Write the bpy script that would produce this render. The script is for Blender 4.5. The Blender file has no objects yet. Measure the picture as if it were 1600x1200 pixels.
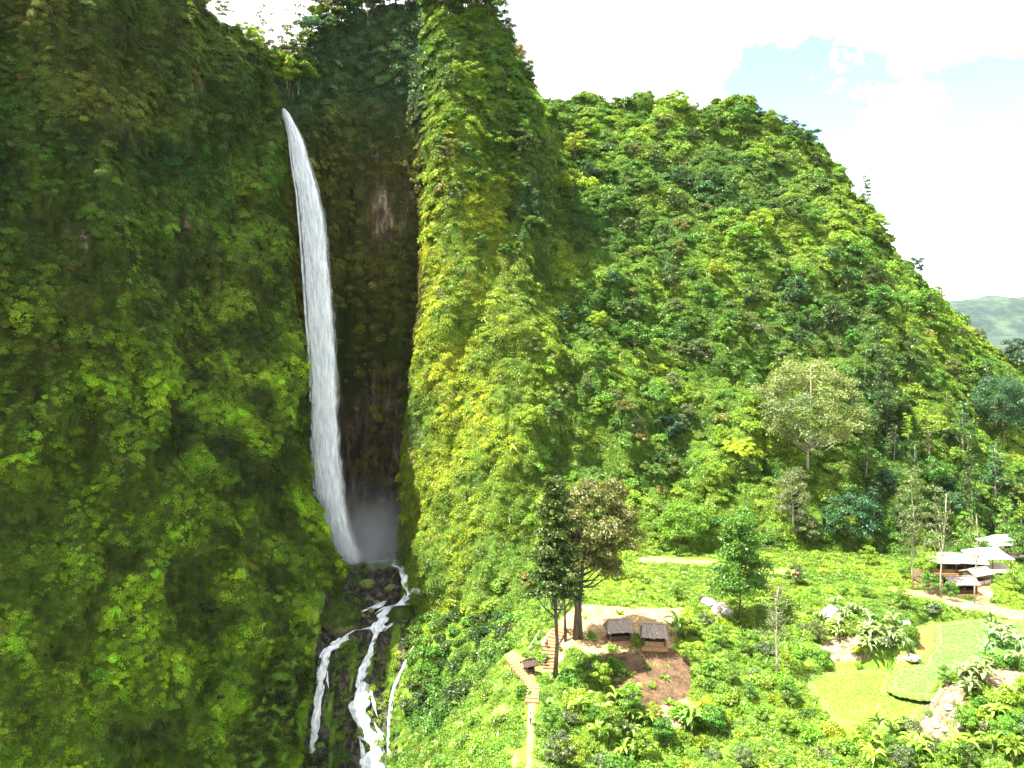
import bpy, math, random
import numpy as np
from mathutils import Vector
from mathutils.bvhtree import BVHTree

# ------------------------------------------------------------------ camera, world, sun, exposure
scene = bpy.context.scene
C = scene.collection
CAMZ, F = 90.0, 1250.0
cam_d = bpy.data.cameras.new('camera'); cam = bpy.data.objects.new('camera', cam_d); C.objects.link(cam)
cam.location = (0, 0, CAMZ); cam.rotation_euler = (math.radians(90), 0, 0)
cam_d.sensor_width = 36; cam_d.lens = 36 * F / 1600; cam_d.shift_y = -0.075
cam_d.clip_start = 1; cam_d.clip_end = 30000
scene.camera = cam

SUN = Vector((-0.40, -0.13, 0.90)).normalized()
w = bpy.data.worlds.new('World'); scene.world = w; w.use_nodes = True
nt = w.node_tree; N = nt.nodes; L = nt.links; N.clear()
def nd(t, **k):
    n = N.new(t)
    for a, b in k.items(): setattr(n, a, b)
    return n
out = nd('ShaderNodeOutputWorld'); bg = nd('ShaderNodeBackground'); bg.inputs['Strength'].default_value = 0.12
sky = nd('ShaderNodeTexSky'); sky.sky_type = 'NISHITA'; sky.sun_disc = False
sky.sun_elevation = math.asin(SUN.z); sky.sun_rotation = math.atan2(SUN.x, SUN.y); sky.air_density = 1.0; sky.dust_density = 1.5; sky.ozone_density = 1.0
tc = nd('ShaderNodeTexCoord'); mp = nd('ShaderNodeMapping'); mp.inputs['Scale'].default_value = (1, 1, 1.6)
nz = nd('ShaderNodeTexNoise'); nz.inputs['Scale'].default_value = 3.2; nz.inputs['Detail'].default_value = 7; nz.inputs['Roughness'].default_value = 0.55
mp.inputs['Location'].default_value = (3.3, 0.4, 1.7)
L.new(tc.outputs['Generated'], mp.inputs['Vector']); L.new(mp.outputs[0], nz.inputs['Vector'])
acc = nz.outputs['Fac']   # stretched below
def wmath(op, a, b):
    n = nd('ShaderNodeMath', operation=op)
    for i, v in enumerate((a, b)):
        if isinstance(v, (int, float)): n.inputs[i].default_value = v
        else: L.new(v, n.inputs[i])
    return n.outputs[0]
acc = wmath('MULTIPLY', wmath('SUBTRACT', acc, .5), 2.2); acc = wmath('ADD', acc, .78)
# openings of blue between the clouds (directions on the sky)
nzd = nd('ShaderNodeTexNoise'); nzd.inputs['Scale'].default_value = 9; nzd.inputs['Detail'].default_value = 8; nzd.inputs['Roughness'].default_value = .62; L.new(tc.outputs['Generated'], nzd.inputs['Vector'])
vd = nd('ShaderNodeVectorMath', operation='MULTIPLY_ADD'); L.new(nzd.outputs['Color'], vd.inputs[0]); vd.inputs[1].default_value = (.26, .26, .26); vd.inputs[2].default_value = (-.13, -.13, -.13)
va = nd('ShaderNodeVectorMath', operation='ADD'); L.new(vd.outputs[0], va.inputs[0]); L.new(tc.outputs['Generated'], va.inputs[1])
for (px, py, rad, amp) in ((1265, 165, 0.07, .95), (1180, 150, .05, .3), (1600, 170, 0.1, 1.2), (1570, 280, 0.07, .8), (1400, 95, .09, .3)):
    d = Vector(((px-800)/F, 1, -(py-480)/F)).normalized()
    dot = nd('ShaderNodeVectorMath', operation='DISTANCE'); L.new(va.outputs[0], dot.inputs[0]); dot.inputs[1].default_value = d
    g = wmath('MULTIPLY', dot.outputs['Value'], 1/rad); g = wmath('MULTIPLY', g, g); g = wmath('MULTIPLY', g, -1.0)
    g = wmath('POWER', 2.718, g); g = wmath('MULTIPLY', g, amp); acc = wmath('SUBTRACT', acc, g)
rp = nd('ShaderNodeValToRGB'); rp.color_ramp.elements[0].position = 0.0; rp.color_ramp.elements[1].position = 0.6
L.new(acc, rp.inputs['Fac'])
nz2 = nd('ShaderNodeTexNoise'); nz2.inputs['Scale'].default_value = 5.0; nz2.inputs['Detail'].default_value = 5
L.new(mp.outputs[0], nz2.inputs['Vector'])
cr = nd('ShaderNodeValToRGB'); cr.color_ramp.elements[0].position = .4; cr.color_ramp.elements[1].position = .62
cr.color_ramp.elements[0].color = (1.5, 1.53, 1.68, 1); cr.color_ramp.elements[1].color = (6.8, 6.8, 6.8, 1)
L.new(nz2.outputs['Fac'], cr.inputs['Fac'])
mx = nd('ShaderNodeMixRGB'); L.new(rp.outputs['Color'], mx.inputs['Fac']); skm = nd('ShaderNodeMixRGB', blend_type='MULTIPLY'); skm.inputs['Fac'].default_value = 1; skm.inputs['Color2'].default_value = (.6, .64, .63, 1); L.new(sky.outputs[0], skm.inputs['Color1']); L.new(skm.outputs[0], mx.inputs['Color1']); L.new(cr.outputs['Color'], mx.inputs['Color2'])
L.new(mx.outputs[0], bg.inputs['Color']); L.new(bg.outputs[0], out.inputs['Surface'])

sd = bpy.data.lights.new('sun', 'SUN'); so = bpy.data.objects.new('sun', sd); C.objects.link(so)
sd.energy = 5.0; sd.angle = math.radians(0.5); sd.color = (1.0, 0.95, 0.86)
so.rotation_euler = SUN.to_track_quat('Z', 'Y').to_euler()
vs = scene.view_settings
scene.display_settings.display_device = 'sRGB'
vs.view_transform = 'Standard'; vs.look = 'None'; vs.gamma = 1; vs.use_curve_mapping = False
vs.exposure = 2.45
scene.render.engine = 'CYCLES'
cy = scene.cycles
cy.max_bounces = 6; cy.diffuse_bounces = 3; cy.glossy_bounces = 2; cy.transmission_bounces = 4; cy.transparent_max_bounces = 16; cy.volume_bounces = 1
cy.use_denoising = True

# ------------------------------------------------------------------ helpers
rng = np.random.default_rng(7); R = random.Random(5)
def P(px, py, Y): return np.array([(px-800)/F*Y, Y, CAMZ-(py-480)/F*Y])
def proj(p):
    p = np.asarray(p, float); y = np.maximum(p[..., 1], 1e-3)
    return 800 + p[..., 0]/y*F, 480 + (CAMZ-p[..., 2])/y*F
def _h(ix, iy, iz, s):
    n = (ix*374761393 + iy*668265263 + iz*2147483647 + s*1274126177) & 0xffffffff
    n = ((n ^ (n >> 13)) * 1274126177) & 0xffffffff
    n = (n ^ (n >> 16)) & 0xffffffff
    return n.astype(np.float64)/4294967295.0*2-1
def vnoise(p, seed=0):
    p = np.asarray(p, float); i = np.floor(p).astype(np.int64); f = p-i; f = f*f*(3-2*f); r = 0
    for dx in (0, 1):
        for dy in (0, 1):
            for dz in (0, 1):
                wgt = (f[..., 0] if dx else 1-f[..., 0])*(f[..., 1] if dy else 1-f[..., 1])*(f[..., 2] if dz else 1-f[..., 2])
                r = r + wgt*_h(i[..., 0]+dx, i[..., 1]+dy, i[..., 2]+dz, seed)
    return r
def fbm(p, oct=4, seed=0, gain=.5):
    a, s, r = 1.0, 0.0, 0
    for o in range(oct):
        r = r + a*vnoise(p*(2**o)+o*17.3, seed+o); s += a; a *= gain
    return r/s
def sstep(a, b, x):
    t = np.clip((x-a)/(b-a), 0, 1); return t*t*(3-2*t)
def link(name, me, parent=None, mats=()):
    o = bpy.data.objects.new(name, me); C.objects.link(o)
    for m in mats:
        if me is not None and m.name not in [x.name for x in me.materials if x]: me.materials.append(m)
    if parent: o.parent = parent
    return o
def mesh(name, v, f, smooth=False, attrs=None, mats=()):
    me = bpy.data.meshes.new(name)
    v = np.asarray(v, np.float32)
    if isinstance(f, np.ndarray):
        n, k = f.shape
        me.vertices.add(len(v)); me.vertices.foreach_set('co', v.ravel())
        me.loops.add(n*k); me.loops.foreach_set('vertex_index', f.astype(np.int32).ravel())
        me.polygons.add(n); me.polygons.foreach_set('loop_start', np.arange(0, n*k, k, dtype=np.int32))
        me.update(calc_edges=True)
    else:
        me.from_pydata([tuple(map(float, q)) for q in v], [], [tuple(map(int, q)) for q in f]); me.update()
    if smooth: me.polygons.foreach_set('use_smooth', np.ones(len(me.polygons), bool))
    for k_, a in (attrs or {}).items():
        at = me.attributes.new(k_, 'FLOAT', 'POINT'); at.data.foreach_set('value', np.asarray(a, np.float32))
    for m in mats: me.materials.append(m)
    return me
def tag(o, label=None, cat=None, group=None, kind=None, tint=None):
    if label: o['label'] = label
    if cat: o['category'] = cat
    if group: o['group'] = group
    if kind: o['kind'] = kind
    if tint is not None: o['tint'] = [float(t) for t in tint]
    return o
def empty(name, loc, rz=0, s=1.0):
    o = bpy.data.objects.new(name, None); C.objects.link(o); o.location = [float(q) for q in loc]; o.rotation_euler = (0, 0, rz); o.scale = (s, s, s); o.empty_display_size = .5
    return o
class MB:
    def __init__(s): s.v = []; s.f = []
    def add(s, v, f):
        b = len(s.v); s.v += [tuple(map(float, q)) for q in v]; s.f += [tuple(b+i for i in q) for q in f]
    def box(s, c, d, rz=0, top=None):
        x, y, z = [q/2 for q in d]; t = top or (1, 1); cc, sn = math.cos(rz), math.sin(rz); vv = []
        for k, sc in ((-1, (1, 1)), (1, t)):
            for a, b in ((-1, -1), (1, -1), (1, 1), (-1, 1)):
                X, Y = a*x*sc[0], b*y*sc[1]; vv.append((c[0]+X*cc-Y*sn, c[1]+X*sn+Y*cc, c[2]+k*z))
        s.add(vv, [(0, 3, 2, 1), (4, 5, 6, 7), (0, 1, 5, 4), (1, 2, 6, 5), (2, 3, 7, 6), (3, 0, 4, 7)])
    def tube(s, pts, rad, n=7):
        pts = [Vector(p) for p in pts]; rings = []
        for i, p in enumerate(pts):
            d = (pts[min(i+1, len(pts)-1)]-pts[max(i-1, 0)]).normalized()
            u = d.cross(Vector((0.31, .95, .1))).normalized(); v = d.cross(u); r = rad[i] if hasattr(rad, '__len__') else rad
            rings.append([p+(u*math.cos(2*math.pi*k/n)+v*math.sin(2*math.pi*k/n))*r for k in range(n)])
        vv = [q for r_ in rings for q in r_]
        ff = [(i*n+k, i*n+(k+1) % n, (i+1)*n+(k+1) % n, (i+1)*n+k) for i in range(len(pts)-1) for k in range(n)]
        ff += [tuple(range(n))[::-1], tuple((len(pts)-1)*n+k for k in range(n))]
        s.add(vv, ff)
    def build(s, name, mat, parent=None, smooth=False):
        return link(name, mesh(name, s.v, s.f, smooth, mats=[mat] if mat else []), parent)

# ------------------------------------------------------------------ materials
def newmat(name):
    m = bpy.data.materials.new(name); m.use_nodes = True; t = m.node_tree; t.nodes.clear()
    o = t.nodes.new('ShaderNodeOutputMaterial'); return m, t, o
class G:
    def __init__(s, t): s.t = t
    def n(s, ty, ins=None, **k):
        x = s.t.nodes.new(ty)
        for a, b in k.items(): setattr(x, a, b)
        for a, b in (ins or {}).items():
            if hasattr(b, 'is_linked') or isinstance(b, bpy.types.NodeSocket): s.t.links.new(b, x.inputs[a])
            else: x.inputs[a].default_value = b
        return x
    def mix(s, f, a, b, bt='MIX'):
        return s.n('ShaderNodeMixRGB', {'Fac': f, 'Color1': a, 'Color2': b}, blend_type=bt).outputs[0]
    def m(s, op, a, b=0.0, c=0.0):
        return s.n('ShaderNodeMath', {0: a, 1: b, 2: c}, operation=op).outputs[0]
    def ramp(s, f, *st):
        r = s.n('ShaderNodeValToRGB', {'Fac': f}); e = r.color_ramp.elements
        while len(e) < len(st): e.new(.5)
        for i, (p, c) in enumerate(st):
            e[i].position = p; e[i].color = (*c, 1) if len(c) == 3 else c
        return r.outputs[0]
    def noise(s, v, sc, det=3, ro=.55):
        return s.n('ShaderNodeTexNoise', {'Vector': v, 'Scale': sc, 'Detail': float(det), 'Roughness': ro}).outputs['Fac']
def c4(r, g, b): return (r, g, b, 1)
def leafmat(name, trans=0.35, gloss=.025, jit=.5):
    m, t, o = newmat(name); g = G(t)
    at = g.n('ShaderNodeAttribute', attribute_type='INSTANCER', attribute_name='tint').outputs['Color']
    ge = g.n('ShaderNodeNewGeometry'); oi = g.n('ShaderNodeObjectInfo')
    hs = g.n('ShaderNodeHueSaturation', {'Hue': g.m('MULTIPLY_ADD', oi.outputs['Random'], .035, .483), 'Saturation': 1.0,
             'Value': g.m('MULTIPLY_ADD', ge.outputs['Random Per Island'], jit*2, 1-jit), 'Color': at}).outputs[0]
    n1 = g.noise(ge.outputs['Position'], .05, 4)
    hs = g.mix(1.0, hs, g.ramp(n1, (.3, (.72, .8, .85)), (.7, (1.28, 1.15, .8))), 'MULTIPLY')
    d = g.n('ShaderNodeBsdfDiffuse', {'Color': hs}); tr = g.n('ShaderNodeBsdfTranslucent', {'Color': g.mix(1.0, hs, c4(1.35, 1.25, .55), 'MULTIPLY')})
    a = g.n('ShaderNodeMixShader', {0: trans, 1: d.outputs[0], 2: tr.outputs[0]})
    gl = g.n('ShaderNodeBsdfGlossy', {'Color': c4(.8, .85, .8), 'Roughness': .42})
    b = g.n('ShaderNodeMixShader', {0: gloss, 1: a.outputs[0], 2: gl.outputs[0]})
    t.links.new(b.outputs[0], o.inputs['Surface']); return m
def rough(name, cols, sc=1.0, bump=.3, ro=.9, det=5, stretch=(1, 1, 1), coord='Object', spec=.2, bdist=.1):
    m, t, o = newmat(name); g = G(t)
    tcx = g.n('ShaderNodeTexCoord').outputs[coord]; mpp = g.n('ShaderNodeMapping', {'Vector': tcx, 'Scale': stretch}).outputs[0]
    n1 = g.noise(mpp, sc, det, .6); n = len(cols)
    col = g.ramp(n1, *[(.3+.4*i/max(n-1, 1), c) for i, c in enumerate(cols)])
    bp = g.n('ShaderNodeBump', {'Height': g.noise(mpp, sc*3, 6, .65), 'Strength': bump, 'Distance': bdist})
    b = g.n('ShaderNodeBsdfPrincipled', {'Base Color': col, 'Roughness': ro, 'Specular IOR Level': spec, 'Normal': bp.outputs[0]})
    t.links.new(b.outputs[0], o.inputs['Surface']); return m
M = {}
M['leaf'] = leafmat('leaf', .3); M['leaf_gloss'] = leafmat('broad_leaf', .3, .04, .25); M['grass'] = leafmat('grass_blade', .4, .03, .35)
M['bark'] = rough('bark', [(.05, .037, .026), (.13, .1, .075)], 2, .6, stretch=(1, 1, .25))
M['bark_pale'] = rough('pale_bark', [(.2, .17, .12), (.42, .37, .28)], 2, .4, stretch=(1, 1, .25))
M['thatch'] = rough('thatch', [(.13, .1, .08), (.36, .3, .26)], 3, .8, stretch=(4, 1.2, .6))
M['timber'] = rough('timber', [(.09, .05, .03), (.2, .12, .07)], 3, .3, stretch=(1, 1, .2))
M['bamboo'] = rough('bamboo_wall', [(.13, .08, .045), (.3, .2, .12)], 6, .4, stretch=(1, 1, .1))
M['dark_wood'] = rough('dark_brown_wood', [(.035, .025, .018), (.08, .055, .04)], 3, .3)  # darkest brown wood, for hut walls, small shelter and lowest stall
M['white_roof'] = rough('white_sheet', [(.74, .74, .72), (.82, .82, .8)], 1.5, .1, .6)
M['tin_roof'] = rough('weathered_tin', [(.14, .12, .1), (.32, .29, .26)], 1.2, .3, .6, stretch=(3, .3, 1))
M['rust_roof'] = rough('rust_tin', [(.2, .12, .08), (.42, .34, .27)], 1.2, .3, .6, stretch=(3, .3, 1))
M['plaster'] = rough('plaster', [(.4, .34, .27), (.58, .52, .44)], 1, .1)
M['path'] = rough('trodden_earth', [(.24, .13, .05), (.38, .23, .1)], 1.2, .3)
M['step'] = rough('earth_step', [(.22, .12, .045), (.34, .2, .085)], 2.5, .4)
M['plank'] = rough('step_riser', [(.16, .09, .05), (.3, .19, .11)], 3, .4)
M['pale_rock'] = rough('pale_rock', [(.26, .22, .18), (.48, .42, .36)], 1.2, .8, bdist=.3)
M['mossrock'] = None
m, t, o = newmat('mossy_boulder'); g = G(t); ge = g.n('ShaderNodeNewGeometry'); tcx = g.n('ShaderNodeTexCoord').outputs['Object']
up = g.n('ShaderNodeSeparateXYZ', {0: ge.outputs['Normal']}).outputs['Z']
mk = g.ramp(g.m('ADD', g.m('MULTIPLY', up, .5), g.noise(tcx, 1.2, 5)), (.45, (0, 0, 0)), (.7, (1, 1, 1)))
col = g.mix(mk, g.ramp(g.noise(tcx, 2, 5), (.3, (.035, .025, .018)), (.7, (.13, .095, .06))), g.ramp(g.noise(tcx, 5, 6, .7), (.38, (.03, .05, .008)), (.62, (.15, .22, .02))))
bp = g.n('ShaderNodeBump', {'Height': g.noise(tcx, 3.5, 6, .7), 'Strength': .8, 'Distance': .3})
b = g.n('ShaderNodeBsdfPrincipled', {'Base Color': col, 'Roughness': .8, 'Normal': bp.outputs[0]}); t.links.new(b.outputs[0], o.inputs['Surface']); M['mossrock'] = m

# hills and cliffs: moss, earth and rock
m, t, o = newmat('cliff_cover'); g = G(t); pos = g.n('ShaderNodeTexCoord').outputs['Object']
st = g.n('ShaderNodeMapping', {'Vector': pos, 'Scale': (1, 1, .18)}).outputs[0]
rock = g.n('ShaderNodeAttribute', attribute_name='rock').outputs['Fac']; wet = g.n('ShaderNodeAttribute', attribute_name='wet').outputs['Fac']
sun_ = g.n('ShaderNodeAttribute', attribute_name='lit_green').outputs['Fac']  # greens lighter on lit slopes, darker on shaded cliffs, within the colour
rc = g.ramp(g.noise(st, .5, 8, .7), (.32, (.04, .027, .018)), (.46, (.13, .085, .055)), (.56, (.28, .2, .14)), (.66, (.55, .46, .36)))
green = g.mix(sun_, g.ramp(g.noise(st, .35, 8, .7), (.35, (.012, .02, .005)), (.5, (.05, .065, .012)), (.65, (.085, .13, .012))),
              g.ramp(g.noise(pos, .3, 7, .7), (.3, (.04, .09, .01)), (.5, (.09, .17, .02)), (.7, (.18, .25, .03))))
fine = g.ramp(g.noise(pos, 2.2, 6, .7), (.3, (.5, .5, .5)), (.7, (1.4, 1.4, 1.4)))
base = g.mix(g.ramp(g.m('ADD', rock, g.m('MULTIPLY_ADD', g.noise(st, .3, 6, .7), .9, -.45)), (.35, (0, 0, 0)), (.65, (1, 1, 1))), green, rc)
base = g.mix(wet, base, g.mix(1.0, base, c4(.5, .5, .52), 'MULTIPLY')); base = g.mix(1.0, base, fine, 'MULTIPLY')
bp = g.n('ShaderNodeBump', {'Height': g.noise(st, 1.2, 8, .75), 'Strength': 1.0, 'Distance': 1.2})
bp2 = g.n('ShaderNodeBump', {'Height': g.noise(pos, 4, 5, .7), 'Strength': .8, 'Distance': .4, 'Normal': bp.outputs[0]})
b = g.n('ShaderNodeBsdfPrincipled', {'Base Color': base, 'Roughness': g.m('MULTIPLY_ADD', wet, -.35, .95), 'Specular IOR Level': .08, 'Normal': bp2.outputs[0]})
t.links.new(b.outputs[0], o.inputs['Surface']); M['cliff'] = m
# ground: grass, soil, pale soil, rock
m, t, o = newmat('ground_cover'); g = G(t); pos = g.n('ShaderNodeTexCoord').outputs['Object']
A = lambda n: g.n('ShaderNodeAttribute', attribute_name=n).outputs['Fac']
gr = g.ramp(g.noise(pos, .12, 7, .7), (.3, (.06, .13, .012)), (.5, (.12, .22, .02)), (.7, (.22, .3, .04)))
so_ = g.ramp(g.noise(pos, .7, 7, .7), (.35, (.2, .12, .05)), (.5, (.4, .27, .13)), (.7, (.5, .37, .21)))
dk = g.ramp(g.noise(pos, .6, 7, .7), (.35, (.05, .032, .018)), (.65, (.17, .105, .055)))  # brown bank soil, with the shade of the trees darkened into it
pl = g.ramp(g.noise(pos, .9, 7, .75), (.4, (.07, .075, .03)), (.5, (.24, .17, .11)), (.7, (.36, .27, .2)))
rk = g.ramp(g.noise(g.n('ShaderNodeMapping', {'Vector': pos, 'Scale': (1, 1, .3)}).outputs[0], .7, 8, .7), (.4, (.006, .006, .006)), (.52, (.03, .026, .02)), (.63, (.13, .11, .085)))  # near-black tones draw shaded crevices into the rock colour
wob = g.m('MULTIPLY_ADD', g.noise(pos, 1.1, 6, .7), .8, -.4)
def msk(a): return g.ramp(g.m('ADD', a, wob), (.4, (0, 0, 0)), (.6, (1, 1, 1)))
x = g.mix(msk(A('soil')), gr, so_); x = g.mix(msk(A('dark')), x, dk); x = g.mix(msk(A('pale')), x, pl); x = g.mix(msk(A('rock')), x, rk)
x = g.mix(1.0, x, g.ramp(g.noise(pos, 3, 6, .7), (.3, (.6, .6, .6)), (.7, (1.3, 1.3, 1.3))), 'MULTIPLY')
bp = g.n('ShaderNodeBump', {'Height': g.noise(pos, 1.5, 8, .75), 'Strength': .9, 'Distance': .5})
b = g.n('ShaderNodeBsdfPrincipled', {'Base Color': x, 'Roughness': g.m('MULTIPLY_ADD', A('rock'), -.4, .92), 'Specular IOR Level': .2, 'Normal': bp.outputs[0]})
t.links.new(b.outputs[0], o.inputs['Surface']); M['ground'] = m
# falling water
def watermat(name, sc, lo, hi, amax=1.0):
    m, t, o = newmat(name); g = G(t); pos = g.n('ShaderNodeTexCoord').outputs['UV']
    st = g.n('ShaderNodeMapping', {'Vector': pos, 'Scale': sc}).outputs[0]
    f = g.noise(st, 1.0, 6, .65)
    f2 = g.noise(g.n('ShaderNodeMapping', {'Vector': pos, 'Scale': (sc[0]*2.5, sc[1]*.8, 1)}).outputs[0], 1.0, 5, .7)
    d = g.n('ShaderNodeBsdfDiffuse', {'Color': g.ramp(g.m('ADD', g.m('MULTIPLY', f, .5), g.m('MULTIPLY', f2, .5)), (.41, (.24, .32, .5)), (.53, (.97, .98, 1.0)))})  # blue-grey streaks put shadows between strands into the water colour
    tr = g.n('ShaderNodeBsdfTranslucent', {'Color': c4(.85, .88, .92)})
    a = g.n('ShaderNodeMixShader', {0: .3, 1: d.outputs[0], 2: tr.outputs[0]})
    ed = g.n('ShaderNodeAttribute', attribute_name='body').outputs['Fac']
    al = g.m('MULTIPLY', g.m('MULTIPLY', g.ramp(g.m('ADD', f, g.m('MULTIPLY_ADD', ed, .5, -.28)), (lo, (0, 0, 0)), (hi, (1, 1, 1))), amax), g.m('MINIMUM', g.m('MULTIPLY', ed, 3.0), 1.0))
    tp = g.n('ShaderNodeBsdfTransparent')
    b = g.n('ShaderNodeMixShader', {0: al, 1: tp.outputs[0], 2: a.outputs[0]})
    t.links.new(b.outputs[0], o.inputs['Surface']); return m
M['fall'] = watermat('falling_water', (17, 5, 1), .5, .66, .85)
M['veil'] = watermat('water_veil', (11, 4, 1), .38, .8, .4)
M['fall_core'] = watermat('falling_water_core', (18, 5.0, 1), .34, .56)
M['cascade'] = watermat('cascade_water', (10, 12, 1), .28, .46)
def plain(name, col, ro=.5, met=0, spec=.5):
    m, t, o = newmat(name); g = G(t); b = g.n('ShaderNodeBsdfPrincipled', {'Base Color': c4(*col), 'Roughness': ro, 'Metallic': met, 'Specular IOR Level': spec})
    t.links.new(b.outputs[0], o.inputs['Surface']); return m
M['stream'] = rough('stream_water', [(.06, .05, .035), (.16, .14, .1)], .8, .3, .12, spec=.6)
M['pond'] = rough('muddy_water', [(.24, .125, .03), (.34, .19, .055)], .3, .05, .12, spec=.5)
M['paddy'] = rough('paddy_water', [(.13, .3, .06), (.19, .36, .08)], .25, .05, .3, spec=.4)
M['paddy_lime'] = rough('young_rice', [(.12, .24, .03), (.2, .3, .05)], .25, .3, .7)
M['skin'] = plain('skin', (.35, .2, .13), .6); M['hair'] = plain('hair', (.02, .015, .012), .5)
M['red_cloth'] = plain('red_cloth', (.5, .08, .05), .8); M['white_cloth'] = plain('white_cloth', (.75, .75, .73), .8); M['dark_cloth'] = plain('dark_cloth', (.03, .035, .05), .8)

# ------------------------------------------------------------------ hills: one continuous sheet swept along the valley
ST = [
 [(-150,60,165),(-146,62,115),(-140,64,65),(-128,70,10),(-112,80,-45)],
 [(-132,115,162),(-127,116,110),(-120,118,60),(-108,122,5),(-92,130,-45)],
 [(-112,168,160),(-108,167,115),(-103,163,65),(-93,158,15),(-76,152,-40)],
 [(-96,185,165),(-93,184,120),(-88,180,75),(-79,174,25),(-62,165,-35)],
 [(-87,202,168),(-85,201,125),(-80,197,78),(-70,188,30),(-55,176,-30)],
 [(-79,216,163),(-78,215,125),(-74,211,80),(-66,202,35),(-52,186,-25)],
 [(-72,226,156),(-71,226,125),(-68.5,224,85),(-63,217,45),(-52,205,-5)],
 [(-67.5,233,149),(-66.5,233,120),(-64.5,232,85),(-59.5,231,45),(-50,229,8)],
 [(-66.5,241,146),(-65,242,115),(-63,243,80),(-60,244,45),(-57,245,5)],
 [(-60,254,168),(-58.5,254,120),(-57.5,255,80),(-56,255,45),(-53,255,5)],
 [(-47,264,181),(-46,263,125),(-45,262,85),(-45,262,45),(-45,260,5)],
 [(-33,264,184),(-32,262,125),(-31,261,85),(-31.5,260,45),(-32,258,5)],
 [(-27,258,183),(-27,253,125),(-28,248,85),(-29.5,244,45),(-30.5,240,8)],
 [(-19,250,175),(-22,243,125),(-26.5,236,85),(-29,230,45),(-29.5,226,8)],
 [(-10,256,180),(-13,243,130),(-18,228,85),(-22,218,48),(-24,210,8)],
 [(0,270,163),(-1,250,125),(-6,228,85),(-10,213,50),(-14,196,12)],
 [(6,278,153),(6,252,122),(3,232,85),(1,214,52),(0,192,18)],
 [(10,302,159),(12,270,125),(13,244,90),(11,222,58),(8,193,22)],
 [(19,332,168),(24,295,130),(27,261,95),(24,230,62),(18,196,26)],
 [(43.5,340,172),(48,308,138),(50,272,100),(46,238,64),(40,201,27)],
 [(77,345,171),(78,312,138),(76,276,100),(70,242,64),(62,203,27)],
 [(108,345,167),(105,313,135),(101,278,98),(95,245,63),(86,206,26)],
 [(130,340,155),(128,310,125),(124,278,92),(117,246,60),(107,208,25)],
 [(155,340,121),(150,314,104),(144,284,80),(136,252,55),(125,213,25)],
 [(188,345,86),(180,320,80),(172,290,65),(162,260,47),(148,221,25)],
 [(213,350,62),(204,326,62),(195,298,52),(183,268,41),(168,231,25)],
 [(240,350,55),(230,326,57),(220,300,48),(210,270,39),(195,236,25)],
 [(300,350,50),(290,326,53),(280,300,45),(270,270,37),(260,236,25)],
 [(420,360,56),(410,330,53),(400,300,45),(390,270,37),(380,236,25)],
]
ST = np.array(ST, float); ns = len(ST)
back = np.zeros((ns, 2, 3))
for i in range(ns):
    k = min(max((i-7)/3.0, 0), 1); d = np.array([-.85*(1-k), .5*(1-k)+k, 0]); 
    dz = (18 if i in (7, 8) else 8 if i in (6, 9) else 6) if i < 16 else 2
    back[i, 1] = ST[i, 0]+d*16+[0, 0, dz]; back[i, 0] = ST[i, 0]+d*130+[0, 0, -45 if i > 16 else 5]
low = ST[:, 4:5]+ (ST[:, 4:5]-ST[:, 3:4])*.35
net = np.concatenate([back, ST, low], 1)          # ns x 8 x 3
def catmull(Pn, subs):
    n = len(Pn); Q = np.concatenate([2*Pn[:1]-Pn[1:2], Pn, 2*Pn[-1:]-Pn[-2:-1]]); outp = []
    for i in range(n-1):
        p0, p1, p2, p3 = Q[i], Q[i+1], Q[i+2], Q[i+3]; k = subs[i]
        for j in range(k):
            t_ = j/k; outp.append(.5*(2*p1+(p2-p0)*t_+(2*p0-5*p1+4*p2-p3)*t_**2+(3*p1-p0-3*p2+p3)*t_**3))
    outp.append(Pn[-1]); return np.array(outp)
colsub = [18]*2+[26]*6+[14]*8+[20]*9+[12]*4
g1 = catmull(net, colsub[:ns-1])
g2 = catmull(np.swapaxes(g1, 0, 1), [10, 12, 44, 46, 46, 44, 10]); g2 = np.swapaxes(g2, 0, 1)   # cols x rows x 3
nc, nr = g2.shape[:2]
du = np.gradient(g2, axis=0); dv = np.gradient(g2, axis=1); nrm = np.cross(dv, du); nrm /= np.linalg.norm(nrm, axis=2, keepdims=True)+1e-9
# normals must point to the valley side
mid = nrm[nc//2, nr//2]
if mid[1] > 0: nrm = -nrm
q = g2.copy()
PX, PY = proj(q)
ci = np.linspace(0, ns-1, 1)
colidx = np.concatenate([[i+j/s for j in range(s)] for i, s in enumerate(colsub[:ns-1])]+[[ns-1]])
leftness = 1-sstep(13.0, 16.0, colidx)[:, None]      # cliffs against the open hill
rib = fbm(q*[.06, .06, .016], 4, 3); med = fbm(q*[.16, .16, .09], 4, 9); sm = fbm(q*[.55, .55, .4], 3, 21)
bill = 1-np.abs(fbm(q*[.09, .09, .03], 3, 40))*2.2
amp_h = (1-leftness)
recess = sstep(7.3, 8.2, colidx)*(1-sstep(12.0, 13.0, colidx)); recess = recess[:, None]
disp = leftness*(1-recess*.75)*(rib*9+bill*2.2+med*3.0+sm*.9)+recess*(rib*1.5+med*1.6+sm*.6)+amp_h*(rib*10+med*4.5+sm*1.0)
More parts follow.
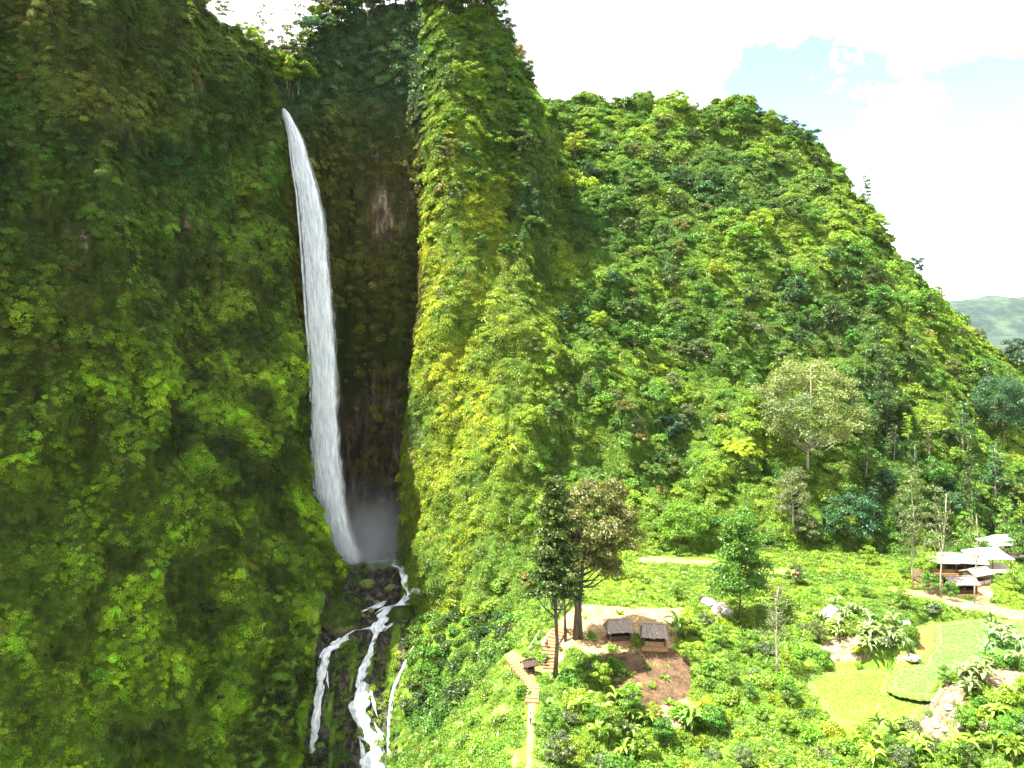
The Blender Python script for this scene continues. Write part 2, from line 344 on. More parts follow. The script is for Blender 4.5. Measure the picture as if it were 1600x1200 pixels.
# calm the edges where streams and ground meet
rowf = np.linspace(0, 1, nr)[None, :]
calm = (1-np.exp(-((colidx-7.6)/.5)**2)[:, None]*.8)*(1-.72*np.exp(-((colidx-12.4)/1.3)**2)[:, None])
q = g2+nrm*(disp*calm)[..., None]
hv = q.reshape(-1, 3)
ii = (np.arange(nc-1)[:, None]*nr+np.arange(nr-1)[None, :]).ravel()
hf = np.stack([ii, ii+1, ii+nr+1, ii+nr], 1)
HPX, HPY = proj(hv)
ci_v = np.repeat(colidx, nr); 
rock = np.clip(.14+.1*fbm(hv*[.05, .05, .02], 3, 70), 0, 1)
def blob(px, py, cx, cy_, rx, ry): return np.exp(-(((px-cx)/rx)**2+((py-cy_)/ry)**2))
rec_v = np.maximum(sstep(8.3, 9.0, ci_v)*(1-sstep(12.8, 13.4, ci_v)), sstep(8.3, 9.0, ci_v)*(ci_v < 14.5)*(HPX < 634)*sstep(500, 560, HPY))
rock += rec_v*(.5*blob(HPX, HPY, 590, 320, 42, 130)+.3*blob(HPX, HPY, 640, 260, 26, 110)+.85*blob(HPX, HPY, 585, 760, 80, 170))
rec_bare = lambda px, py: np.clip(.95*blob(px, py, 590, 320, 44, 120)+.6*blob(px, py, 640, 260, 22, 90), 0, .9)*np.clip(.75+1.6*fbm(np.c_[px*.05, py*.012, px*0], 3, 88), .2, 1)
rock += (ci_v < 8)*(.3*blob(HPX, HPY, 190, 190, 45, 60)+.35*blob(HPX, HPY, 290, 330, 60, 60)+.3*blob(HPX, HPY, 400, 870, 40, 50)+.35*blob(HPX, HPY, 320, 130, 70, 60)+.25*blob(HPX, HPY, 120, 370, 60, 50))
rock += (ci_v > 12)*(ci_v < 14.5)*(.6*blob(HPX, HPY, 640, 700, 14, 130))
rock += (ci_v > 15)*(.35*blob(HPX, HPY, 1345, 380, 22, 25)+.3*blob(HPX, HPY, 975, 580, 14, 30)+.3*blob(HPX, HPY, 1010, 710, 14, 20))
wet = np.clip(sstep(7.5, 8.2, ci_v)*(1-sstep(9.6, 10.6, ci_v))*.8+rec_v*.85*sstep(480, 760, HPY), 0, 1)
lit_green = np.clip(sstep(12.6, 14.0, ci_v)+ (ci_v < 8)*.45*sstep(600, 1000, HPY), 0, 1)
hill_me = mesh('hills', hv, hf, True, {'rock': np.clip(rock, 0, 1), 'wet': wet, 'lit_green': lit_green}, [M['cliff']])
hills = tag(link('hills', hill_me), 'cliffs and wooded hill around the waterfall', kind='structure')

# ------------------------------------------------------------------ ground: plateau, gorge and stream bed
gp = []
for a in [(828,1200,106),(828,1100,122),(805,1045,132),(850,1045,134),(870,985,143),(968,998,141),(1022,1005,139),(1000,960,152),(1010,875,190),(1100,880,188),
 (1000,1060,131),(1000,1100,126),(1030,1150,122),(1050,1200,118),(930,1060,131),(900,1150,118),(900,1200,110),
 (1350,1085,127),(1350,1200,112),(1500,1062,120),(1470,1180,112),(1570,1070,118),(1600,1200,103),(1480,1120,116),(1200,1200,110),(1200,1050,135),(1150,975,150),(1320,1028,138),(1320,955,153),
 (1250,930,165),(1400,925,170),(1540,930,172),(1540,890,190),(1590,900,186),(1460,900,185),(1300,890,186),
 (800,1200,108),(740,1200,118),(680,1200,130),(620,1200,146),(700,1112,143),(650,1162,149),(760,1052,144),(800,1000,151),(792,975,168),
 (645,1170,172),(700,1080,178),(760,1000,182),(700,985,196),(790,958,190),(655,960,208),(645,1050,190),
 (530,1200,187),(600,1200,185),(485,1180,189),(560,1100,194),(620,1100,192),(505,1100,196),(525,992,206),(585,980,206),(625,992,204),(600,945,214),(560,935,217),(635,905,222),(600,872,236),(560,870,240),(645,882,232),
 (500,880,228),(450,905,215),(470,950,209),(440,1000,199),(465,1080,190),(466,1190,180),(400,1100,184),(380,1200,174)]: gp.append(P(*a))
gp += [np.array(a, float) for a in [(-27,158,-8),(-24,164,-6),(-45,150,-34),(-60,130,-42),(-45,118,-38),(-27,112,-14),(-42,88,-40),(-15,82,8),(0,60,24),(-60,60,-42),(-40,168,-34),(-32,176,-24),(-48,172,-30),
 (300,60,30),(350,200,26),(280,120,30),(200,150,29),(200,190,27),(200,230,26),(300,240,26),(120,235,24),(60,230,24),(20,215,22),(100,60,30),(180,60,30),(40,60,26),(-100,60,-44),(-90,120,-44),(-85,170,-35),(-60,210,5),(-60,250,10),(-30,260,12),(-15,230,14),(0,220,16),(400,60,30),(400,240,26)]]
gp = np.array(gp)
FZ = 29.2
def px_poly(pts, z): # corners at height z
    q_ = np.array([[(a-800)/F*((CAMZ-z)*F/(b-480)), (CAMZ-z)*F/(b-480), 0] for a, b in pts]); q_ = catmull(np.r_[q_, q_[:1]], [5]*len(q_))[:-1]
    q_ += .55*np.c_[vnoise(q_*.7, 3), vnoise(q_*.7+50, 4), q_[:, 2]]; return q_[:, :2]
def inpoly(x, y, poly):
    r = np.zeros(np.shape(x), bool); n = len(poly); j = n-1
    for i in range(n):
        xi, yi = poly[i]; xj, yj = poly[j]
        c = ((yi > y) != (yj > y)) & (x < (xj-xi)*(y-yi)/(yj-yi+1e-12)+xi); r ^= c; j = i
    return r
def polydist(x, y, poly):
    d = np.full(np.shape(x), 1e9); n = len(poly)
    for i in range(n):
        a = poly[i]; b_ = poly[(i+1) % n]; e = b_-a; tt = np.clip(((x-a[0])*e[0]+(y-a[1])*e[1])/(e@e+1e-9), 0, 1)
        d = np.minimum(d, np.hypot(x-a[0]-tt*e[0], y-a[1]-tt*e[1]))
    return np.where(inpoly(x, y, poly), -d, d)
FIELD = px_poly([(1462,975),(1530,969),(1600,972),(1690,985),(1680,1060),(1560,1070),(1470,1088),(1395,1078),(1405,1046),(1446,1036),(1460,1008)], FZ)
FIELD2 = px_poly([(1262,1056),(1330,1050),(1392,1050),(1385,1082),(1440,1096),(1420,1128),(1330,1132),(1285,1100)], FZ-1.2)
POND = px_poly([(1428,985),(1455,972),(1456,1006),(1444,1030),(1422,1030),(1432,1008)], FZ)
cxx = 3.0
def kern(a, b): return np.sqrt(((a[:, None, :]-b[None, :, :])**2).sum(2)+cxx**2)
K = kern(gp[:, :2], gp[:, :2]); n_ = len(gp); A_ = np.zeros((n_+3, n_+3)); A_[:n_, :n_] = K+np.eye(n_)*-.2; Pm = np.c_[np.ones(n_), gp[:, :2]]; A_[:n_, n_:] = Pm; A_[n_:, :n_] = Pm.T
coef = np.linalg.solve(A_, np.r_[gp[:, 2], 0, 0, 0])
def gz(x, y):
    p = np.c_[x, y]; r = np.empty(len(p))
    for i in range(0, len(p), 40000):
        s = p[i:i+40000]; r[i:i+40000] = kern(s, gp[:, :2])@coef[:n_]+np.c_[np.ones(len(s)), s]@coef[n_:]
    return r
xs = np.r_[np.arange(-110, 110, .8), np.arange(110, 260, 1.5), np.arange(260, 400, 8)]; ys = np.r_[np.arange(58, 100, 1.5), np.arange(100, 245, .8), np.arange(245, 268, 3)]
GX, GY = np.meshgrid(xs, ys, indexing='ij'); gx, gy = GX.ravel(), GY.ravel(); z = gz(gx, gy)
p3 = np.c_[gx, gy, z]
gpx, gpy = proj(p3)
cascade_zone = sstep(-70, -58, gx)*(1-sstep(-30, -22, gx))*sstep(176, 184, gy)*(1-sstep(226, 236, gy))
z = z+fbm(p3*[.07, .07, .07], 3, 5)*1.6*(1-sstep(-20, 10, gx)*.55)+fbm(p3*[.35, .35, .35], 3, 6)*.35
led = vnoise(np.c_[gx*.3, gy*.3, z*.12], 8); z = z+cascade_zone*(fbm(np.c_[gx*.45, gy*.12, gx*0], 4, 15)*3.2+np.abs(fbm(np.c_[gx*.5, gy*.5, gx*0], 3, 77))*2.4)
# a deep slot between left bank and the cascade face
slot = sstep(-51, -49.2, gx)*(1-sstep(-47.5, -46.2, gx))*sstep(176, 180, gy)*(1-sstep(196, 202, gy))
z -= slot*5
for poly, zz, ff in ((FIELD, FZ-.2, 3.5), (POND, FZ-.35, 1.0), (FIELD2, FZ-1.4, 3.0)):
    d = polydist(gx, gy, poly); k = 1-sstep(0, ff, d); z = z*(1-k)+(zz)*k
p3 = np.c_[gx, gy, z]; gpx, gpy = proj(p3)
def pm(pts, soft=6):
    pl_ = np.array(pts, float); d = polydist(gpx, gpy, pl_); return (1-sstep(-soft, soft, d))*(gy > 90)
soil = np.maximum.reduce([pm([(846,1000),(880,962),(905,944),(960,948),(1010,950),(1080,950),(1062,985),(1050,1012),(985,1028),(925,1022),(890,1010),(870,1050),(845,1050)]),
   pm([(1000,869),(1060,873),(1110,877),(1110,881),(1060,879),(1000,879)], 3), pm([(1470,930),(1600,955),(1600,972),(1470,945)], 3)*.8, pm([(1400,918),(1470,925),(1470,935),(1400,930)], 3)*.6,
   pm([(1520,905),(1552,905),(1552,950),(1520,948)], 4), pm([(1060,1085),(1085,1100),(1060,1140),(1010,1120),(1000,1095)], 5), pm([(796,1190),(812,1150),(815,1200),(796,1205)], 5)*.6, pm([(760,1100),(800,1090),(812,1110),(770,1125)], 6)*.45])
dark = np.maximum(pm([(940,1022),(1050,1012),(1090,1040),(1075,1090),(1045,1100),(1010,1110),(985,1120),(960,1080)]), pm([(1420,888),(1530,890),(1528,935),(1470,932),(1425,915)], 6)*.9)
pale = np.maximum.reduce([pm([(1280,1000),(1340,990),(1368,1018),(1360,1034),(1285,1036)], 5)*.9, pm([(1440,1090),(1490,1060),(1520,1085),(1505,1130),(1490,1175),(1440,1170),(1428,1130)], 8)*.85, pm([(1530,1040),(1600,1030),(1620,1090),(1560,1095),(1540,1070)], 8)*.85,
    pm([(1285,948),(1312,950),(1310,975),(1290,972)], 4)*.8, pm([(1095,930),(1135,940),(1130,965),(1100,950)], 5)*.6, pm([(632,890),(668,905),(660,940),(640,940)], 4)*.6, pm([(1400,1015),(1432,1025),(1425,1036),(1400,1034)], 3)*.8])
rockm = np.clip(sstep(178, 184, gy)*(1-sstep(224, 232, gy))*1.1*(sstep(-50.5, -48, gx)*(1-sstep(-27, -23, gx))), 0, 1)
rockm = np.maximum(rockm-.75*np.clip(fbm(np.c_[gx*.4, gy*.09, z*.04], 3, 90)*3+.25, 0, 1)*(gpy > 960), 0)
ny = len(ys); ii = (np.arange(len(xs)-1)[:, None]*ny+np.arange(ny-1)[None, :]).ravel(); gf = np.stack([ii, ii+ny, ii+ny+1, ii+1], 1)
ground = tag(link('ground', mesh('ground', p3, gf, True, {'soil': soil, 'dark': dark, 'pale': pale, 'rock': rockm}, [M['ground']])), 'green plateau and gorge floor below the cliffs', kind='structure')
# valley floor to the horizon
vf = mesh('terrain', [(-11000, -300, 12), (11000, -300, 12), (11000, 11500, 12), (-11000, 11500, 12)], [(0, 1, 2, 3)], attrs={'soil': [0]*4, 'dark': [0]*4, 'pale': [0]*4, 'rock': [0]*4}, mats=[M['ground']])
tf = link('terrain', vf); tf.location.z = -62; tag(tf, 'low valley floor reaching to the horizon', kind='structure')

# distant hill range behind the right ridge
dx = np.linspace(150, 2600, 170); dy = np.linspace(600, 2600, 120); DX, DY = np.meshgrid(dx, dy, indexing='ij'); x_, y_ = DX.ravel(), DY.ravel()
def dh(x, y):
    p = np.c_[x, y, x*0]
    r1 = 108*np.exp(-((y-1150-.12*(x-600))/190)**2)*(1+.16*fbm(p*.0035, 4, 31)); r2 = 190*np.exp(-((y-2000)/330)**2)*(.72+.3*fbm(p*.0022, 4, 33))
    return -10+np.maximum(r1*sstep(150, 560, x), r2*.5)+fbm(p*.012, 4, 35)*16
dz = dh(x_, y_); x_ = x_*4; y_ = y_*4; dz = (dz-90)*4+102; ny2 = len(dy); ii = (np.arange(len(dx)-1)[:, None]*ny2+np.arange(ny2-1)[None, :]).ravel()
m, t, o = newmat('far_forest'); g = G(t); pos = g.n('ShaderNodeTexCoord').outputs['Object']
col = g.ramp(g.noise(pos, .006, 9, .72), (.4, (.008, .03, .03)), (.5, (.022, .06, .04)), (.6, (.07, .13, .07)))  # distance haze partly mixed into the forest colour as blue-green
bp = g.n('ShaderNodeBump', {'Height': g.noise(pos, .025, 7, .75), 'Strength': 1.0, 'Distance': 60.0})
b = g.n('ShaderNodeBsdfPrincipled', {'Base Color': col, 'Roughness': .95, 'Normal': bp.outputs[0]}); t.links.new(b.outputs[0], o.inputs['Surface'])
tf.data.materials[0] = m
tag(link('distant_hills', mesh('distant_hills', np.c_[x_, y_, dz], np.stack([ii, ii+ny2, ii+ny2+1, ii+1], 1), True, mats=[m])), 'pale hazy wooded hills beyond the right ridge', kind='structure')

# ------------------------------------------------------------------ rays onto the land
bh = BVHTree.FromPolygons(hv.tolist(), hf.tolist()); bgd = BVHTree.FromPolygons(p3.tolist(), gf.tolist())
CAMV = Vector((0, 0, CAMZ))
def hit(px, py):
    d = Vector(((px-800)/F, 1, -(py-480)/F)).normalized(); best = None
    for t_ in (bh, bgd):
        h = t_.ray_cast(CAMV, d)
        if h[0] is not None and (best is None or h[3] < best[2]): best = (h[0], h[1], h[3], t_ is bgd)
    return best
def drop(x, y):
    best = None
    for t_ in (bh, bgd):
        h = t_.ray_cast(Vector((x, y, 400)), Vector((0, 0, -1)))
        if h[0] is not None and (best is None or h[0].z > best): best = h[0].z
    return best if best is not None else 25.0
def gdrop(x, y):
    h = bgd.ray_cast(Vector((x, y, 400)), Vector((0, 0, -1))); return h[0].z if h[0] is not None else 25.0

# ------------------------------------------------------------------ foliage meshes
def norm(a): return a/(np.linalg.norm(a, axis=-1, keepdims=True)+1e-9)
def leaves(c, n, size, r, asp=.55, droop=.25):
    k = len(c); a = norm(np.cross(n, norm(r.normal(size=(k, 3)))))
    b_ = np.cross(n, a); s = np.asarray(size).reshape(-1, 1)*np.ones((k, 1))
    v = np.stack([c-a*s*.5, c+b_*s*asp*.5+n*s*.08, c+a*s*.5-n*s*droop*.5, c-b_*s*asp*.5+n*s*.08], 1).reshape(-1, 3)
    f = np.arange(k*4).reshape(k, 4); return v, f
def cluster_crown(r, cen, rad, per, leaf, flat=.75, asp=.55, upb=.5, hollow=.5, jit=.7):
    vs_, fs_, b0 = [], [], 0
    for c, rr in zip(cen, rad):
        k = max(6, int(per*rr*rr)); d = norm(r.normal(size=(k, 3))); d[:, 2] = np.where(d[:, 2] < -.35, -d[:, 2]*.6, d[:, 2]); u = hollow+(1-hollow)*r.random((k, 1))
        lump = 1+.25*vnoise(d*2.3+np.asarray(c)*1.7, 4)[:, None]
        p = np.asarray(c)+d*u*rr*lump*[1, 1, flat]; n_1 = norm(d*.8+np.array([0, 0, upb])+r.normal(size=(k, 3))*jit)
        v, f = leaves(p, n_1, leaf*(.6+.8*r.random(k)), r, asp); vs_.append(v); fs_.append(f+b0); b0 += len(v)
    return np.concatenate(vs_), np.concatenate(fs_)
def bush(seed, R_=2.0, leaf=.42, per=36, lobes=7, tall=.8):
    per = per*1.5
    r = np.random.default_rng(seed); cen, rad = [], []
    for i in range(lobes):
        a = r.random()*6.28; d = R_*(.15+.6*r.random()); cen.append((math.cos(a)*d, math.sin(a)*d, R_*tall*(.25+.6*r.random()*(1-d/R_*.6)))); rad.append(R_*(.32+.28*r.random()))
    return cluster_crown(r, cen, rad, per, leaf)
def tuft(seed, n=26, L_=.9, spread=.7, wid=.09, droop=.5, up=1.0):
    r = np.random.default_rng(seed); vv, ff = [], []
    for i in range(n):
        a = r.random()*6.28; b0 = np.array([math.cos(a), math.sin(a), 0])*r.random()*spread*.6; dirn = norm(np.array([math.cos(a)*(.3+.6*r.random()), math.sin(a)*(.3+.6*r.random()), up*(.6+.5*r.random())])); l = L_*(.5+.7*r.random())
        sd_ = norm(np.cross(dirn, [0, 0, 1]))*wid*l*.9; m1 = b0+dirn*l*.55; tip = b0+dirn*l+np.array([math.cos(a), math.sin(a), -1.2])*l*droop*.35
        k = len(vv); vv += [b0-sd_*.5, b0+sd_*.5, m1+sd_, tip, m1-sd_]; ff.append((k, k+1, k+2, k+3, k+4))
    return np.array(vv), np.array(ff)
def fernmat(seed, n=60, R_=1.1, leaf=.4):   # low mat of small leaves hugging the slope
    r = np.random.default_rng(seed); a = r.random(n)*6.28; d = R_*np.sqrt(r.random(n)); z_ = .55*(1-(d/R_)**2)*R_*.5+r.random(n)*.25
    c = np.c_[np.cos(a)*d, np.sin(a)*d, z_]; n_1 = norm(np.c_[c[:, :2]*.5, np.ones(n)*.9]+r.normal(size=(n, 3))*.55)
    return leaves(c, n_1, leaf*(.6+.8*r.random(n)), r, .5, .5)
def trunk_mb(r, H, r0, limbs, bend=.04, n=7):
    mb = MB(); pts = []; ox = oy = 0
    for i in range(6):
        t_ = i/5; pts.append((ox, oy, H*t_-.6*(i == 0))); ox += (r.random()-.5)*H*bend; oy += (r.random()-.5)*H*bend
    mb.tube(pts, [r0*(1.25 if i == 0 else 1-.14*i) for i in range(6)], n)
    for (h, e) in limbs:
        k = min(int(h/H*5), 4); a = Vector(pts[k]).lerp(Vector(pts[k+1]), h/H*5-k); e = Vector(e); mm = a.lerp(e, .5)+Vector((0, 0, -.06*H*r.random()))
        mb.tube([a, mm, e], [r0*.42, r0*.28, r0*.1], 5)
    return mb
def tree_variant(seed, H, cw, ch, cb, kind='round', leaf=.38, per=34, ncl=16, r0=.22, qs=1.0, lean=0.0):
    per = per*1.8
    """returns trunk data, crown data; H height, cw crown radius, cb crown base height"""
    r = np.random.default_rng(seed); cen, rad = [], []
    for i in range(ncl):
        t_ = (i+.5)/ncl; a = i*2.4+r.random()
        if kind == 'round': zz = cb+(H-cb)*(.12+.8*t_); ww = cw*math.sqrt(max(.05, 1-((t_-.42)/.62)**2))*(.45+.5*r.random()); q_ = cw*(.26+.16*r.random())
        elif kind == 'tall': zz = cb+(H-cb)*(.03+.93*t_); ww = cw*(.35+.5*r.random())*(1-.55*t_**1.5); q_ = cw*(.34+.22*r.random())*(1-.35*t_)
        elif kind == 'umbrella': zz = cb+(H-cb)*(.45+.45*r.random()-.25*(r.random()**2)); ww = cw*math.sqrt(t_)*.92; zz -= (ww/cw)**2*(H-cb)*.28; q_ = cw*(.16+.12*r.random())
        else: zz = cb+(H-cb)*t_; ww = cw*(1-t_)*.6; q_ = cw*(.5*(1-t_)+.14)
        cen.append((math.cos(a)*ww+lean*min(1, zz/H*1.4), math.sin(a)*ww, zz)); rad.append(q_*qs)
    v, f = cluster_crown(r, cen, rad, per, leaf, flat=.72 if kind != 'conifer' else .9)
    limbs = [(min(max(c[2]-H*.12, cb*.55), H*.9), c) for c in cen[::1]] if kind != 'conifer' else []
    return (trunk_mb(r, H*.93, r0, limbs[:14]), (v, f))
VAR = {}
def add_var(key, seed, H, cw, cb, kind, leaf, per, ncl, r0, bark='bark'):
    tr, (v, f) = tree_variant(seed, H, cw, None, cb, kind, leaf, per, ncl, r0)
    VAR[key] = (mesh('trunk', tr.v, tr.f, True, mats=[M[bark]]), mesh('crown', v, f, mats=[M['leaf']]), H)
for s in range(4): add_var(f'round{s}', 10+s, 8, 3.4, 2.0, 'round', .4, 80, 16, .18)
for s in range(2): add_var(f'wide{s}', 20+s, 9, 5.0, 3.5, 'umbrella', .4, 90, 24, .22)
for s in range(3): add_var(f'tall{s}', 30+s, 13, 2.6, 3.5, 'tall', .45, 46, 17, .17, 'bark_pale')
add_var('conifer0', 40, 12, 2.2, 1.0, 'conifer', .4, 60, 12, .16)
add_var('sparse0', 41, 12, 2.6, 5.0, 'tall', .4, 22, 11, .12, 'bark_pale')
for s in range(3):
    v, f = bush(50+s, 2.2, .38, 75, 10, .9); VAR[f'bush{s}'] = (None, mesh('crown', v, f, mats=[M['leaf']]), 3)
# instanced variants
src = bpy.data.collections.new('foliage_sources')
def source(i, v, f, mat):
    me = mesh('s', v, f if isinstance(f, np.ndarray) else f, mats=[mat]); o = bpy.data.objects.new(f'src_{i:02d}', me); src.objects.link(o); return o
k = 0
for s in range(4): source(k, *bush(100+s, 2.0, .38, 58, 9, .75), M['leaf']); k += 1          # 0-3 bushes
for s in range(3): source(k, *bush(110+s, 1.1, .27, 90, 5, .8), M['leaf']); k += 1           # 4-6 small bushes
for s in range(3): source(k, *fernmat(120+s, 150, 1.3, .28), M['leaf']); k += 1               # 7-9 leafy mats
for s in range(2): source(k, *tuft(130+s, 34, 1.0), M['grass']); k += 1                      # 10-11 tall tufts
for s in range(2): source(k, *tuft(140+s, 30, 1.6, .5, .12, 1.3, .9), M['leaf_gloss']); k += 1   # 12-13 arching big leaves
for s in range(2): source(k, *tuft(150+s, 40, .42, 1.6, .1), M['grass']); k += 1             # 14-15 short grass
ng = bpy.data.node_groups.new('scatter', 'GeometryNodeTree')
ng.interface.new_socket('Geometry', in_out='INPUT', socket_type='NodeSocketGeometry'); ng.interface.new_socket('Geometry', in_out='OUTPUT', socket_type='NodeSocketGeometry')
a = ng.nodes; gi = a.new('NodeGroupInput'); go = a.new('NodeGroupOutput'); iop = a.new('GeometryNodeInstanceOnPoints'); ciN = a.new('GeometryNodeCollectionInfo')
ciN.inputs['Collection'].default_value = src; ciN.inputs['Separate Children'].default_value = True; ciN.inputs['Reset Children'].default_value = True
def na(nm, ty):
    q_ = a.new('GeometryNodeInputNamedAttribute'); q_.data_type = ty; q_.inputs['Name'].default_value = nm; return [s for s in q_.outputs if s.enabled and s.name == 'Attribute'][0]
e2r = a.new('FunctionNodeEulerToRotation'); ng.links.new(na('rot', 'FLOAT_VECTOR'), e2r.inputs[0])
ng.links.new(gi.outputs[0], iop.inputs['Points']); ng.links.new(ciN.outputs[0], iop.inputs['Instance']); iop.inputs['Pick Instance'].default_value = True
ng.links.new(na('vidx', 'INT'), iop.inputs['Instance Index']); ng.links.new(e2r.outputs[0], iop.inputs['Rotation']); ng.links.new(na('scl', 'FLOAT_VECTOR'), iop.inputs['Scale'])
ng.links.new(iop.outputs[0], go.inputs[0])
def scatter(name, pts, nrm_, scl, idx, tint, label, tilt=.35):
    n = len(pts); me = bpy.data.meshes.new(name); me.vertices.add(n); me.vertices.foreach_set('co', np.asarray(pts, np.float32).ravel())
    up = norm(nrm_*tilt+np.array([0, 0, 1-tilt])); yaw = rng.random(n)*6.283
    # euler XYZ: tilt z axis onto up, preceded by a random yaw
    # R = Rz(phi) Ry(theta) Rz(yaw-phi): small tilts -> approximate by solving matrices
    th = np.arccos(np.clip(up[:, 2], -1, 1)); ph = np.arctan2(up[:, 1], up[:, 0])
    cz, sz = np.cos(ph), np.sin(ph); ct, s_t = np.cos(th), np.sin(th); cw_, sw_ = np.cos(yaw), np.sin(yaw)
    R1 = np.zeros((n, 3, 3)); R1[:, 0, 0] = cz*ct; R1[:, 0, 1] = -sz; R1[:, 0, 2] = cz*s_t; R1[:, 1, 0] = sz*ct; R1[:, 1, 1] = cz; R1[:, 1, 2] = sz*s_t; R1[:, 2, 0] = -s_t; R1[:, 2, 2] = ct
    R2 = np.zeros((n, 3, 3)); R2[:, 0, 0] = cw_; R2[:, 0, 1] = -sw_; R2[:, 1, 0] = sw_; R2[:, 1, 1] = cw_; R2[:, 2, 2] = 1
    Rm = R1@R2; eul = np.c_[np.arctan2(Rm[:, 2, 1], Rm[:, 2, 2]), np.arcsin(np.clip(-Rm[:, 2, 0], -1, 1)), np.arctan2(Rm[:, 1, 0], Rm[:, 0, 0])]
    for nm, ty, val, key in (('rot', 'FLOAT_VECTOR', eul, 'vector'), ('scl', 'FLOAT_VECTOR', scl, 'vector'), ('tint', 'FLOAT_VECTOR', tint, 'vector')):
        at = me.attributes.new(nm, ty, 'POINT'); at.data.foreach_set(key, np.asarray(val, np.float32).ravel())
    at = me.attributes.new('vidx', 'INT', 'POINT'); at.data.foreach_set('value', np.asarray(idx, np.int32))
    o = bpy.data.objects.new(name, me); C.objects.link(o); md = o.modifiers.new('scatter', 'NODES'); md.node_group = ng
    return tag(o, label, None, None, 'stuff')
def tri_area(v, f):
    a_, b_, c_, d_ = v[f[:, 0]], v[f[:, 1]], v[f[:, 2]], v[f[:, 3]]; n = np.cross(c_-a_, d_-b_)*.5; return np.linalg.norm(n, axis=1), n
def sample(v, f, N_, keep, flip=False):
    ar, n = tri_area(v, f); cen = v[f].mean(1); px, py = proj(cen); wgt = ar*keep(cen, px, py, norm(n))
    vis = (px > -140) & (px < 1740) & (py > -120) & (py < 1330) & (cen[:, 1] > 60); wgt = wgt*vis
    c_ = np.cumsum(wgt); k_ = np.searchsorted(c_, rng.random(N_)*c_[-1]); k_ = np.minimum(k_, len(f)-1)
    u, w_ = rng.random((N_, 1)), rng.random((N_, 1)); q4 = v[f[k_]]
    p = q4[:, 0]*(1-u)*(1-w_)+q4[:, 1]*u*(1-w_)+q4[:, 2]*u*w_+q4[:, 3]*(1-u)*w_; nn = norm(n[k_])
    return p, nn, k_
# make normals face the valley / sky
_, hn = tri_area(hv, hf)
if (norm(hn)[:, 2].mean()) < 0: hf = hf[:, ::-1]
def land_tint(p, px, py, kind='mat'):
    """what grows where: plant colours, some areas lightened to stand in for light"""
    n = len(p); s1 = fbm(p*.035, 3, 51); s2 = fbm(p*.11, 3, 52); r1 = rng.random(n)
    deep = np.array([.04, .1, .016]); olive = np.array([.1, .12, .02]); mid_ = np.array([.065, .15, .018]); lime = np.array([.2, .33, .03]); sun_yel = np.array([.33, .39, .02]); blue = np.array([.03, .085, .035])
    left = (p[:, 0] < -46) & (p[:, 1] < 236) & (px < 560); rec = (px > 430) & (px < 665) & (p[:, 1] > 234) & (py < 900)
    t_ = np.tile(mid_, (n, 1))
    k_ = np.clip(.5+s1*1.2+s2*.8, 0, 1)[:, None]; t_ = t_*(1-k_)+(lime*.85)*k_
    ye = np.clip(blob(px, py, 700, 580, 80, 330)+.5*blob(px, py, 760, 380, 90, 110), 0, 1)[:, None]*np.clip(.75+s2, 0, 1)[:, None]; t_ = t_*(1-ye)+sun_yel*ye  # yellow-green spur plants, tint raised further to stand in for direct sun
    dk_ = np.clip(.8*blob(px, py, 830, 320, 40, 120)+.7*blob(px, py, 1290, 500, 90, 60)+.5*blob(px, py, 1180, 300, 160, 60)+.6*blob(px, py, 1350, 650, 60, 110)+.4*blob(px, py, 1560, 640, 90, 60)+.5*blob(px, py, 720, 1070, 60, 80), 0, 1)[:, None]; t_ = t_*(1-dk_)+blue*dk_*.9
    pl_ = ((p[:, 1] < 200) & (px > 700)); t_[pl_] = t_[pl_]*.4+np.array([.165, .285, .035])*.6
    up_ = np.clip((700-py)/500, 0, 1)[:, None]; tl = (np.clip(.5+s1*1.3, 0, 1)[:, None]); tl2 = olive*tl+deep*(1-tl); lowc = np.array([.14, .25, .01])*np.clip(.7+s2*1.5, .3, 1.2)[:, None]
    tleft = tl2*up_+lowc*(1-up_); tleft = tleft*np.exp(np.clip(rng.normal(size=(n, 1))*.42+s2[:, None]*1.1+.08, -.9, .62)); t_[left] = tleft[left]  # left cliff tint raised in place of weak sky fill
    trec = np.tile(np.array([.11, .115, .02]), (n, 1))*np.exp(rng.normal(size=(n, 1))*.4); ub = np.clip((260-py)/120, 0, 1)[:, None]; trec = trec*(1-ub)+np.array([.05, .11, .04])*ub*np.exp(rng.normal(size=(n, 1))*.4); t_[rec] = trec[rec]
    wob_ = (.65+.7*r1)[:, None]; br = (rng.random(n) < .012)[:, None]; t_ = np.where(br, t_*.4+np.array([.2, .13, .05])*.5, t_)
    return t_*wob_
def is_recess(cen, px, py): return ((px > 455) & (px < 660) & (cen[:, 1] > 234)) | ((px > 520) & (px < 630+6*np.sin(py*.05)) & (py > 540) & (py < 868) & (cen[:, 1] > 222))
def keep_hill(dens_rec=.15):
    def f_(cen, px, py, n):
        rec = is_recess(cen, px, py); k_ = np.ones(len(cen)); wetz = rec & (py > 480); k_[rec] = dens_rec+.5*(py[rec] < 300); k_[wetz] = dens_rec*.3; k_[rec] *= 1-rec_bare(px[rec], py[rec])
        k_[(px > 440) & (px < 560) & (cen[:, 1] > 229) & (py > 190)] *= .25
        nn = fbm(cen*.12, 3, 61); return k_*np.clip(.85+nn*1.2, .35, 1.6)*np.where(cen[:, 1] > 365, .2, 1)*(cen[:, 2] > -40)
    return f_
p, n1_, _ = sample(hv, hf, 130000, keep_hill(.9)); px, py = proj(p); s_ = (.6+.75*rng.random(len(p))**1.5)[:, None]*np.clip(p[:, 1:2]/210, .75, 1.35)
